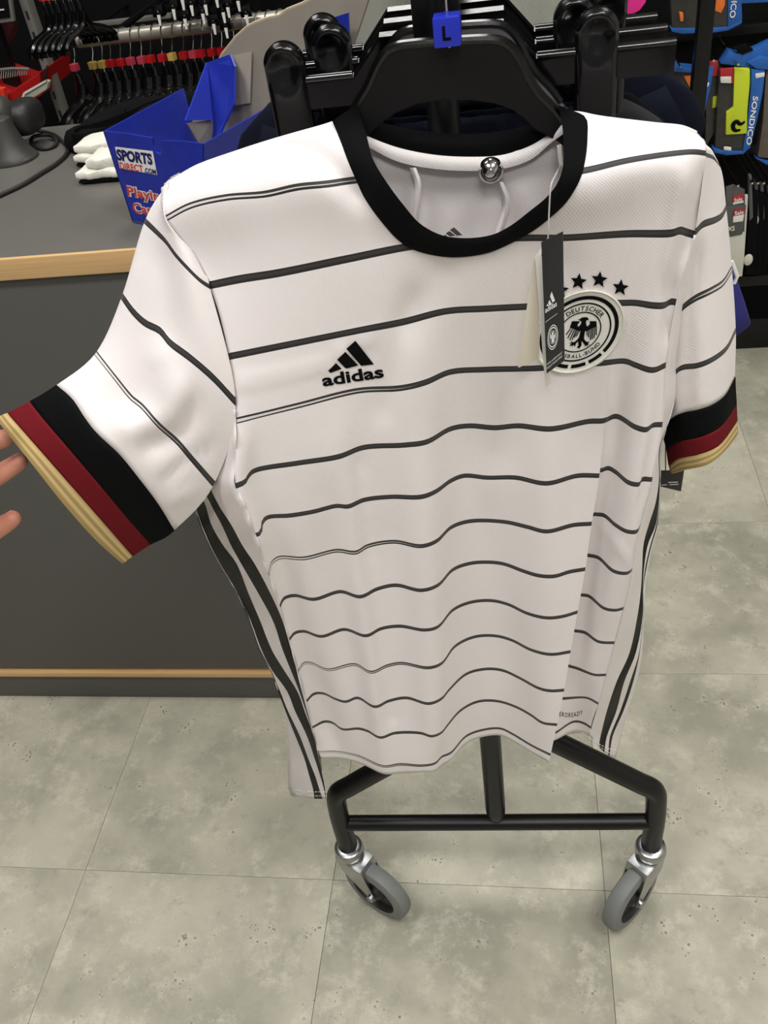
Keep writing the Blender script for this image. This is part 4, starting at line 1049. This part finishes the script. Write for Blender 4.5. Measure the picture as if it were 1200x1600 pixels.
bg = thing('folded_black_garment', 'black folded garment with open waistband lying behind the blue card box', 'clothing', tuple(atZ(130, 222, 1.021)))
B0 = [(106,228),(118,240),(175,238),(240,204),(310,172),(306,156),(222,178),(140,208)]
b3 = [atZ(x, y, 1.022) for x, y in B0]
cen = np.mean(b3, 0); G = []
for h, sc_ in ((0, 1.0), (.008, 1.02), (.018, 1.0), (.026, .94), (.030, .8), (.032, .3), (.032, .01)):
    C = catmull(b3, 6, closed=True); G.append([cen + (p - cen) * sc_ + np.array([0, 0, h + (.006 * math.sin(i * .37) if h > .02 else 0)]) for i, p in enumerate(C)])
MB().grid(G, closed=True).build('folded_body', M_blk, bg, angle=70)
lip = [(110,208),(120,199),(150,192),(190,178),(232,160),(262,150),(252,164),(204,186),(154,202),(124,209)]
C = catmull([atZ(x, y, 1.062) for x, y in lip], 6, closed=True)
MB().grid([[p + np.array([0, 0, -.035]) for p in C], [p + np.array([0, 0, -.015]) for p in C], list(C), [p * 1 + (np.mean(C, 0) - p) * .06 for p in C], [p + (np.mean(C, 0) - p) * .08 + np.array([0, 0, -.03]) for p in C]], closed=True).build('waistband', M_blk, bg, angle=70)

# ================================================================== HANGER DISPLAY AT BACK LEFT
BYR = 2.35; r0 = atY(122, 64, BYR); zr = r0[2]
brl = thing('wall_hanging_rail', 'thick steel rail on the back wall crowded with black hangers', 'rail', (r0[0], BYR, zr))
MB().tube([(r0[0], BYR, zr), (-.36, BYR, zr)], .0165, 18).build('rail_tube', M_rail, brl)
MB().lathe([(0, .0165), (.006, .016), (.009, .010), (.009, 0)], (r0[0], BYR, zr), (-1, 0, 0), 18).build('end_cap', M_plastic, brl)
for x in (r0[0] + .08, -.42): MB().tube([(x, BYR + .012, zr), (x, 3.0, zr)], .009, 8).build('bracket', M_matte, brl)
def display_hanger():
    t = thing('display_hanger', '', 'hanger', (0, 0, 0))
    b = MB()
    for s in (-1, 1):
        P = catmull([(0, 0, -.098), (0, s * .010, -.125), (0, s * .026, -.138), (0, s * .055, -.147), (0, s * .080, -.158), (0, s * .094, -.172), (0, s * .097, -.187)], 4)
        b.tube(P, [.016] * 4 + [.014] * (len(P) - 8) + [.010] * 4, 8, ry=.0085)
    b.tube([(0, 0, -.075), (0, 0, -.12)], .0095, 8)
    b.build('hanger_body', M_plastic, t)
    hp = [(0, 0, -.075), (0, .002, -.05), (0, .012, -.03)] + [(0, math.cos(a) * .0195, math.sin(a) * .0195) for a in np.linspace(-.6, 3.4, 9)]
    MB().tube(catmull(hp, 3), .0014, 6).build('hook', M_chrome, t)
    c = MB().box((-.0085, -.0085, -.066), (.0085, .0085, -.049)).build('size_cube', M_cubered, t, bevel=.001, smooth=False)
    return t
dh = display_hanger()
ORD = ['first', 'second', 'third', 'fourth', 'fifth', 'sixth', 'seventh', 'eighth', 'ninth', 'tenth', 'eleventh', 'twelfth', 'thirteenth', 'fourteenth', 'fifteenth', 'sixteenth', 'seventeenth', 'eighteenth', 'nineteenth', 'twentieth', 'twenty-first', 'twenty-second', 'twenty-third', 'twenty-fourth', 'twenty-fifth', 'twenty-sixth', 'twenty-seventh', 'twenty-eighth']
cubm = {'red': M_cubered, 'pink': M_cubepink, 'yellow': M_cubeyel}
cols = ['pink', 'yellow', 'yellow', 'red', 'red', 'pink', 'pink', 'red', 'red', 'yellow', 'red', 'pink', 'red', 'red', 'red', 'yellow', 'red', 'red', 'pink', 'red', 'red', 'pink', 'red', 'red', 'pink', 'red', 'red', 'pink']
def place(i, x, y, z, c, where, group, tilt=0):
    global dh
    lab = '%s hanger from left %s, with %s size cube' % (ORD[i], where, c)
    o = copytree(dh, (x, y, z), label=lab, group=group); o.rotation_euler = (0, 0, tilt)
    for ch in o.children:
        if ch.name.startswith('size_cube'):
            ch.data = ch.data.copy(); ch.data.materials[0] = cubm[c]
    return o
nh = 28
for i in range(nh):
    x = r0[0] - .012 + (i + .3 * random.random()) * .0262
    place(i, x + (0 if i else -.02), BYR, zr, cols[i], 'on the thick back wall rail', 'hangers on the back wall rail', random.uniform(-.42, -.28))
ur = atY(70, -32, 2.2)
u2 = thing('upper_hanger_arm', 'short steel arm holding seven black hangers at the top left corner', 'rail', tuple(ur))
MB().tube([(ur[0] - .06, 2.2, ur[2] + .016), (ur[0] + .16, 2.2, ur[2] + .016)], .0125, 14).build('arm_tube', M_rail, u2)
MB().tube([(ur[0] + .155, 2.2, ur[2] + .016), (ur[0] + .155, 3.0, ur[2] + .016)], .009, 8).build('bracket', M_matte, u2)
for i, px in enumerate((70, 79, 89, 101, 110, 114, 124)):
    x = atY(px, 10, 2.2)[0]
    place(i, x, 2.2, ur[2] + .016, ('red', 'red', 'yellow', 'red', 'pink', 'red', 'red')[i], 'on the short arm at the top left', 'hangers on the upper left arm', random.uniform(-.72, -.6)).scale = (1, .72, .86)
for ch in list(dh.children): bpy.data.objects.remove(ch)
bpy.data.objects.remove(dh)
cr = thing('wall_crossbar', 'pale grey bar above the crowded hanger rail on the dark wall', 'bar', tuple(atY(200, 32, 2.75)))
a_, b_2 = atY(139, 39, 2.75), atY(268, 26, 2.75)
MB().box((a_[0], 2.74, a_[2] - .006), (b_2[0], 2.76, a_[2] + .006)).build('bar', M_greyp, cr, bevel=.002)
for x in (a_[0] + .03, b_2[0] - .03): MB().tube([(x, 2.76, a_[2]), (x, 3.0, a_[2])], .005, 8).build('bracket', M_matte, cr)
# ticket hooks above the rail
pegs = [(248,32),(271,23),(299,17),(289,38),(321,16),(317,30),(356,20),(334,46),(353,52),(385,32),(285,8),(349,28),(372,10),(338,4)]
PEGL = [('%s from left' % ORD[sorted(range(len(pegs)), key=lambda q: pegs[q]).index(i)]) for i in range(len(pegs))]
for i, (x, y) in enumerate(pegs):
    p = atY(x, y, 2.28)
    t = thing('price_hook', 'black hook with white ticket end at back left, %s' % PEGL[i] , 'hook', tuple(p), 'ticket hooks on the back wall')
    MB().tube(catmull([(p[0] + .0, 3.0, p[2] + .02), (p[0], 2.5, p[2] + .02), (p[0], 2.30, p[2] + .022), (p[0], 2.285, p[2] + .014)], 4), .004, 8).build('prong', M_plastic, t)
    MB().prism([atY(x - 3, y - 8, 2.28), atY(x + 2, y - 8, 2.28), atY(x + 4, y + 8, 2.28), atY(x + 1, y + 8, 2.28)], (0, .003, 0)).build('ticket', M_wcard, t, smooth=False)
    MB().box(p + np.array([-.014, .006, .005]), p + np.array([.014, .03, .03])).build('ticket_holder', M_plastic, t, bevel=.003)
px_ = atY(48, 30, 2.55)
ps = thing('display_upright', 'slim grey painted steel upright between the poster and the hangers', 'post', (px_[0], 2.55, 0))
MB().box((px_[0] - .011, 2.54, 0), (px_[0] + .011, 2.58, 2.2)).build('column', M_greyp, ps, bevel=.002)
sm_ = MB()
for k in range(30):
    z = .4 + k * .05; sm_.box((px_[0] - .003, 2.5385, z), (px_[0] + .003, 2.541, z + .02))
sm_.build('slots', M_scan2, ps, smooth=False)['kind'] = 'stuff'
MB().box((px_[0] - .04, 2.50, 0), (px_[0] + .04, 2.62, .012)).build('foot_plate', M_greyp, ps)
po = thing('framed_poster', 'small grey framed black poster in the top left corner', 'poster', tuple(atY(0, 30, 2.5)))
pxpoly([(-60,-30),(13,-30),(22,33),(-50,42)], 2.5, .012).build('poster_frame', M_greyp, po, smooth=False)
pxpoly([(-54,-28),(8,-28),(15.5,27),(-46,35)], 2.497, .004).build('poster_sheet', M_blk, po, smooth=False)
pxpoly([(-20,16.5),(6,14),(6.4,16),(-20,18.5)], 2.495, .003).build('poster_print', M_wprint, po, smooth=False)
pb = atY(-20, 0, 2.55); MB().box((pb[0] - .02, 2.515, 0), (pb[0] + .02, 2.54, pb[2])).build('stand_pole', M_matte, po)
rb_ = thing('red_basket', 'red plastic basket with grey mesh rim at the left edge behind the scanner', 'basket', tuple(atY(0, 160, 2.46)))
pxpoly([(-40,128),(12,146),(62,113),(64,150),(20,172),(-40,180)], 2.46, .22).build('basket_body', M_redp, rb_, smooth=False, bevel=.004)
pxpoly([(-14,138),(5,138),(9,160),(-14,162)], 2.43, .02).build('front_lip', mat('orange_red_plastic', (226, 62, 42), .4), rb_, smooth=False, bevel=.003)
rmb = MB()
for k in range(16):
    x = -12 + k * 3.6; rmb.tube([atY(x, 110, 2.50), atY(x - 1, 126 - k * .6, 2.48)], .0013, 5)
rmb.tube([atY(-20, 111, 2.50), atY(20, 107, 2.50), atY(46, 108, 2.50)], .004, 8); rmb.build('mesh_rim', M_greyp, rb_)
dr = thing('red_garment', 'dark red garment hanging at the far left edge below the poster', 'clothing', tuple(atY(0, 60, 2.6)))
cloth_px([(-50,40),(0,38),(24,34)], [(-50,90),(0,76),(26,44)], 2.62, .05, 16, .004, 3).build('cloth', M_dred, dr)
wa = thing('white_display_arm', 'white slanted display arm end in front of the grey upright', 'arm', tuple(atY(55, 145, 2.2)))
pxpoly([(34,152),(37,146),(70,127),(76,128),(73,140),(44,158),(35,158)], 2.2, .02).build('arm_body', mat('greenish_white', (196, 200, 178), .4), wa, bevel=.003)
pxpoly([(33,154),(36.5,145),(71,125.5),(72,128),(38.5,147.5),(36,157)], 2.195, .01).build('arm_edge', M_wcard, wa, smooth=False)
MB().tube([atY(66, 139, 2.215), np.array([px_[0], 2.56, atY(66, 139, 2.215)[2] - .02])], .004, 8).build('bracket', M_matte, wa)

# ================================================================== SOCK DISPLAY AT RIGHT
GY = 2.5
gx = atY(1096, 100, 2.30)
gd = thing('sock_display', 'black steel display gondola of sports socks right of the rack', 'display', (.75, 2.7, 0))
MB().box((.10, 2.74, .10), (1.9, 2.78, 2.1)).build('back_board', M_wall, gd, smooth=False)
MB().box((gx[0] - .0165, 2.29, .0), (gx[0] + .0165, 2.33, 2.1)).build('upright', M_matte, gd, bevel=.002)
MB().box((gx[0] - .0165, 2.33, .0), (gx[0] + .0165, 2.74, .06)).build('foot', M_matte, gd, bevel=.002)
bz = atY(1180, 432, 2.5)
MB().box((.3, 2.48, bz[2] - .02), (1.9, 2.52, bz[2] + .012)).build('base_bar', M_matte, gd, bevel=.003)
MB().box((.3, 2.52, .0), (1.9, 2.74, .1)).build('plinth', M_matte, gd, bevel=.002)
ez = atZ(1190, 476, .01); MB().tube([(.5, ez[1], .012), (1.9, ez[1], .012)], .009, 8).build('floor_trim', M_wcard, gd)
MB().box((.3, 2.735, .0), (1.9, 2.74, bz[2])).build('lower_board', M_wall, gd, smooth=False)
hz = [atY(1120, y, GY)[2] for y in (-40, 84, 280)]
for z in hz: MB().box((.25, 2.70, z - .012), (1.9, 2.74, z + .012)).build('peg_bar', M_matte, gd, bevel=.002)
def pack(label, cat, parts, Y, peg, name='sock_pack', group=None):
    c = atY(*parts[0][2][0], Y)
    t = thing(name, label, cat, tuple(c), group)
    for nm, m, P, dy, d in parts: pxpoly(P, Y - dy, d).build(nm, m, t, bevel=.0025)
    if peg is not None:
        p = atY(peg[0], peg[1], Y); MB().tube([(p[0], Y - .03, p[2]), (p[0], 2.72, p[2])], .003, 8).build('peg', M_chrome, t)
    return t
g_ = 'sock packs on the right display'
pack('sock pack with orange stripe and blue bottom rim left of the black upright, upper row', 'socks', [('bag', M_bag, [(1046,-30),(1090,-30),(1090,46),(1050,46)], 0, .03), ('orange_stripe', M_orange, [(1061,18),(1068,20),(1068,34),(1063,34)], .004, .01), ('rim', M_lblue, [(1048,44),(1090,44),(1090,52),(1066,53),(1050,50)], .003, .035)], GY, (1070,-25), group=g_)
p2 = pack('sock pack with orange sock and blue lettered panel right of the upright, upper row', 'socks', [('bag', M_bag, [(1108,-30),(1140,-30),(1140,42),(1110,48)], 0, .03), ('orange_sock', M_orange, [(1121,-20),(1134,-20),(1133,8),(1127,21),(1117,17)], .004, .012), ('blue_panel', M_lblue, [(1138,-30),(1158,-30),(1160,32),(1137,45)], .004, .034), ('rim', M_lblue, [(1110,44),(1138,42),(1160,32),(1159,37),(1138,48),(1110,52)], .005, .035)], GY, (1130,-25), group=g_)
def vtext(par, s, a, b, hgt, Y, m=M_wprint, bold=.02):
    """lettering running from pixel a to pixel b, hgt = letter height vector"""
    v, f, w = text2d(s, bold); a = np.array(a, float); ex = (np.array(b) - a) / w; up = np.array(hgt, float) / .73
    MB().add([atY(*(a + ex * p[0] + up * p[1]), Y) for p in v], f).build('lettering', m, par, smooth=False)
vtext(p2, 'SONDICO', (1148,-42), (1140,28), (9,0), GY - .0055)
pack('bright blue packaging strip at the top right corner of the display', 'socks', [('bag', M_lblue, [(1157,-20),(1215,-20),(1215,3),(1157,6)], 0, .03)], GY, (1180,-15), group=g_)
pack('sock pack under crumpled blue fabric behind the navy shoulder, middle row', 'socks', [('bag', M_bag, [(1030,112),(1084,110),(1084,200),(1030,200)], 0, .03), ('blue_fabric', M_lblue, [(1011,92),(1040,87),(1046,96),(1056,97),(1062,104),(1084,106),(1084,114),(1040,112),(1022,102)], .012, .04), ('blue_fold', M_lblue, [(1018,99),(1050,95),(1052,104),(1030,107)], .02, .02), ('orange_sock', M_orange, [(1068,119),(1083,118),(1083,140),(1078,138)], .005, .012)], GY + .03, (1060,100), group=g_)
pack('narrow blue and black sock pack just right of the black upright, middle row', 'socks', [('bag', M_bag, [(1104,100),(1124,98),(1126,190),(1102,232)], 0, .03), ('blue_panel', M_lblue, [(1101,104),(1116,103),(1110,140),(1098,188),(1094,188),(1096,140)], .006, .02), ('red_label', M_redlab, [(1107,96),(1122,95),(1122,119),(1110,120)], .004, .01), ('white_label', M_wcard, [(1101,130),(1109,129),(1107,136),(1100,137)], .0075, .004), ('yellow_sock', M_yellow, [(1114,152),(1121,150),(1119,168),(1113,170)], .004, .01)], GY - .01, (1112,90), group=g_)
p5 = pack('sock pack with fluorescent yellow sock, red label and blue lettered edge, middle row', 'socks', [('bag', M_bag, [(1124,108),(1148,107),(1172,170),(1166,236),(1117,235)], 0, .03),
    ('red_label', M_redlab, [(1125,108),(1147,106),(1147,131),(1126,130)], .006, .008), ('white_label', M_wcard, [(1125.5,120),(1143,119.5),(1143,130.5),(1126,130)], .0075, .004),
    ('yellow_sock', M_yellow, [(1148,107),(1172,108),(1172,130),(1168,172),(1167,209),(1134,211),(1135,176),(1146,168)], .010, .016),
    ('blue_panel', M_lblue, [(1174,108),(1196,110),(1192,145),(1184,185),(1172,232),(1160,238),(1168,190),(1173,140)], .006, .034),
    ('size_label', M_wcard, [(1180,115),(1195,113),(1195,120),(1181,123)], .0075, .004), ('rim', M_lblue, [(1114,232),(1130,236),(1160,237),(1172,230),(1162,241),(1135,243),(1116,239)], .008, .035), ('foot_label', M_wcard, [(1131,229),(1143,230),(1143,236),(1131,235)], .0075, .004)], GY - .03, (1150,96), group=g_)
em = MB(); P = catmull([atY(x, y, GY - .0415) for x, y in [(1164,190),(1157,194),(1151,190),(1146,194),(1146,201),(1150,204),(1157,203)]], 5); em.tube(P, [.0025 + .003 * math.sin(3.14 * i / (len(P) - 1)) for i in range(len(P))], 6, ry=.001).build('sock_emblem', M_print, p5)
vtext(p5, 'SONDICO', (1177,150), (1166,226), (8,1), GY - .0375)
pack('crumpled blue fabric header folded over the yellow sock pack', 'packaging', [('fold', M_lblue, [(1126,100),(1140,80),(1152,84),(1180,78),(1205,66),(1205,106),(1180,109),(1150,103)], 0, .04), ('fold', M_lblue, [(1168,98),(1190,88),(1205,92),(1205,110),(1182,108)], .012, .03), ('tag', M_print, [(1147,76),(1166,70),(1178,78),(1160,86)], .004, .02)], GY - .025, None, 'fabric_header')
pack('partly visible brown sock pack at the right picture edge, middle row', 'socks', [('bag', mat('brown_sock_knit', (96, 86, 76), .7, noise=.3), [(1197,110),(1225,110),(1225,250),(1184,246),(1192,190)], 0, .03), ('rim', M_lblue, [(1180,247),(1200,252),(1225,252),(1225,258),(1198,258)], .004, .034)], GY - .02, (1210,100), group=g_)
pw = pack('white socks on a dark grey card with two red labels, lower row', 'socks', [('header_card', M_greycard, [(1134,292),(1146,288),(1164,296),(1164,340),(1163,366),(1136,370)], 0, .004), ('white_sock', M_whitesock, [(1138,366),(1163,362),(1163,400),(1160,432),(1144,434),(1136,400)], .002, .02), ('white_sock', M_whitesock, [(1163,306),(1169,305),(1168,330),(1162,420),(1160,366)], -.004, .012),
    ('red_label', M_redlab, [(1145,306),(1162,303),(1162,313),(1145,317)], .002, .003), ('price_label', M_wcard, [(1145,317),(1162,313),(1162,317),(1145,320)], .002, .003), ('red_label', M_redlab, [(1146,329),(1164,326),(1163,335),(1146,338)], .008, .003), ('price_label', M_wcard, [(1146,338),(1163,335),(1161,346),(1145,348)], .008, .003), ('front_card', M_greycard, [(1133,322),(1166,320),(1160,366),(1140,370)], .005, .003)], GY - .06, (1150,284), group=g_)
vtext(pw, 'Sale', (1147,316), (1160,313), (0,-6), GY - .0635, M_wcard); vtext(pw, 'Sale', (1148,336.5), (1162,334), (0,-6), GY - .0695, M_wcard); vtext(pw, 'XS', (1137,361), (1148,360), (0,-7), GY - .0665, M_wcard)
for i, (x, lab) in enumerate(((1172, 'nearest the white socks'), (1181, 'second from the white socks'), (1190, 'third from the white socks'), (1201, 'at the right picture edge'))):
    pk = pack('black sock pack with grey card spine in the lower row, %s' % lab, 'socks', [('bag', M_blk, [(x, 300 + i * 3), (x + 14, 300 + i * 3), (x + 8, 430), (x - 8, 430)], 0, .03), ('card_spine', M_greycard, [(x - 2, 276 + i * 6), (x + 3, 274 + i * 6), (x + 5, 340), (x - 1, 346 + i * 4)], .003, .02)], GY - .05 + i * .02, (x, 280), group=g_)
    if i in (0, 1): ell(MB(), atY(x - 3, 406 if i == 0 else 345, GY - .05 + i * .02 - .006), (.0125, .006, .017)).build('white_toe', M_whitesock, pk)
pk_ = pack('hot pink garment edge above the clip hanger bars', 'clothing', [('cloth', M_pink, [(960,-30),(1015,-30),(1009,4),(1000,16),(988,23),(966,20)], 0, .03)], 2.2, None, 'pink_garment')
ph = atY(985, -25, 2.2); MB().tube([(ph[0], 2.2, ph[2]), (ph[0], 2.74, ph[2] + .02)], .004, 8).build('peg', M_chrome, pk_)
for i in range(3):
    a = atY(984, 93 + i * 4, 2.45); t = thing('display_peg', 'short steel display peg %s behind the navy shoulder' % ('top of three', 'middle of three', 'lowest of three')[i], 'peg', tuple(a), 'bare pegs behind the navy shoulder')
    MB().tube([a, a + np.array([.035, 0, -.0]), a + np.array([.04, .27, .0])], .0035, 8).build('rod', M_chrome, t); MB().lathe([(0, 0), (0, .005), (.003, .005), (.004, 0)], a, (-1, 0, 0), 10).build('tip', M_chrome, t)

# ================================================================== PHOTOGRAPHER'S HAND
pr = thing('person', 'hand at left edge pinching the cuff of the outstretched white sleeve', 'person', tuple(atY(-80, 760, .56)))
def hand():
    A = lambda x, y, Y: Vector(atY(x, y, Y))
    mb = MB()
    def bone(P):                                   # tapered capsule chain through (point, radius)
        for (p, r), (q, t) in zip(P[:-1], P[1:]):
            n = 7; mb.tube([p.lerp(q, k / (n - 1)) for k in range(n)], [r + (t - r) * k / (n - 1) for k in range(n)], 14)
        for p, r in P: ell(mb, p, (r, r, r), None, 14, 9)
    wrist = A(-350, 985, .40); elbow = A(-900, 1500, .16)
    bone([(wrist, .026), (A(-620, 1230, .29), .036), (elbow, .044)])
    heads = [(A(-150, 756, .552), .0135), (A(-160, 806, .553), .0138), (A(-165, 858, .545), .013), (A(-168, 908, .530), .012)]
    for j, (h, r) in enumerate(heads):
        w = wrist + (h - wrist).normalized() * .012 + (heads[j][0] - heads[1][0]) * .30
        bone([(wrist, .022), (w.lerp(h, .45), .0165), (h, r)])
    for a, b in zip(heads[:-1], heads[1:]): bone([(a[0], .0125), (b[0], .0125)])
    mid = [wrist.lerp(h, .55) for h, r in heads]
    for a, b in zip(mid[:-1], mid[1:]): bone([(a, .015), (b, .015)])
    fingers = [(heads[0], [(-95, 712, .597, .0116), (-35, 694, .622, .0102), (4, 686, .632, .0092), (12, 683, .634, .0080)]),
               (heads[1], [(-95, 790, .597, .0118), (-45, 768, .616, .0108), (4, 738, .630, .0100), (22, 727, .634, .0092), (31, 721, .635, .0082)]),
               (heads[2], [(-100, 874, .580, .0116), (-50, 852, .598, .0108), (-10, 830, .609, .0102), (12, 816, .614, .0094), (21, 810, .615, .0084)]),
               (heads[3], [(-112, 944, .556, .0102), (-80, 938, .574, .0094), (-58, 918, .585, .0086), (-47, 906, .589, .0076)])]
    for h, pts in fingers: bone([h] + [(A(x, y, Y), r) for x, y, Y, r in pts])
    bone([(wrist.lerp(heads[0][0], .25), .020), (A(-185, 775, .525), .0165), (A(-118, 712, .560), .0130), (A(-70, 674, .585), .0112), (A(-32, 656, .598), .0098), (A(-20, 652, .600), .0085)])
    o = mb.build('hand', M_skin, pr)
    md = o.modifiers.new('fuse', 'REMESH'); md.mode = 'VOXEL'; md.voxel_size = .0026; md.use_smooth_shade = True
    sm = o.modifiers.new('soften', 'SMOOTH'); sm.factor = .5; sm.iterations = 7
    dg = bpy.context.evaluated_depsgraph_get(); m2 = bpy.data.meshes.new_from_object(o.evaluated_get(dg))
    old = o.data; o.modifiers.clear(); o.data = m2; m2.materials.clear(); m2.materials.append(M_skin); m2.shade_smooth(); bpy.data.meshes.remove(old)
    # nails on the finger tips
    for h, pts in fingers:
        t, p = A(*pts[-1][:3]), A(*pts[-2][:3]); d = (t - p).normalized(); r = pts[-1][3]
        up = Vector((-.2, .9, .5)); up = (up - d * up.dot(d)).normalized(); sd = d.cross(up)
        G = []
        for k in np.linspace(-1, 1, 7):
            G.append([t + d * (r * .62 * k - .0035) + up * (r * (.95 - .05 * max(0, k)) * math.cos(a)) + sd * (r * math.sin(a)) for a in np.linspace(-.62, .62, 7) * (1 - .25 * max(0, k))])
        MB().grid(G).build('fingernail', M_nail, pr, solid=.0006)
hand()
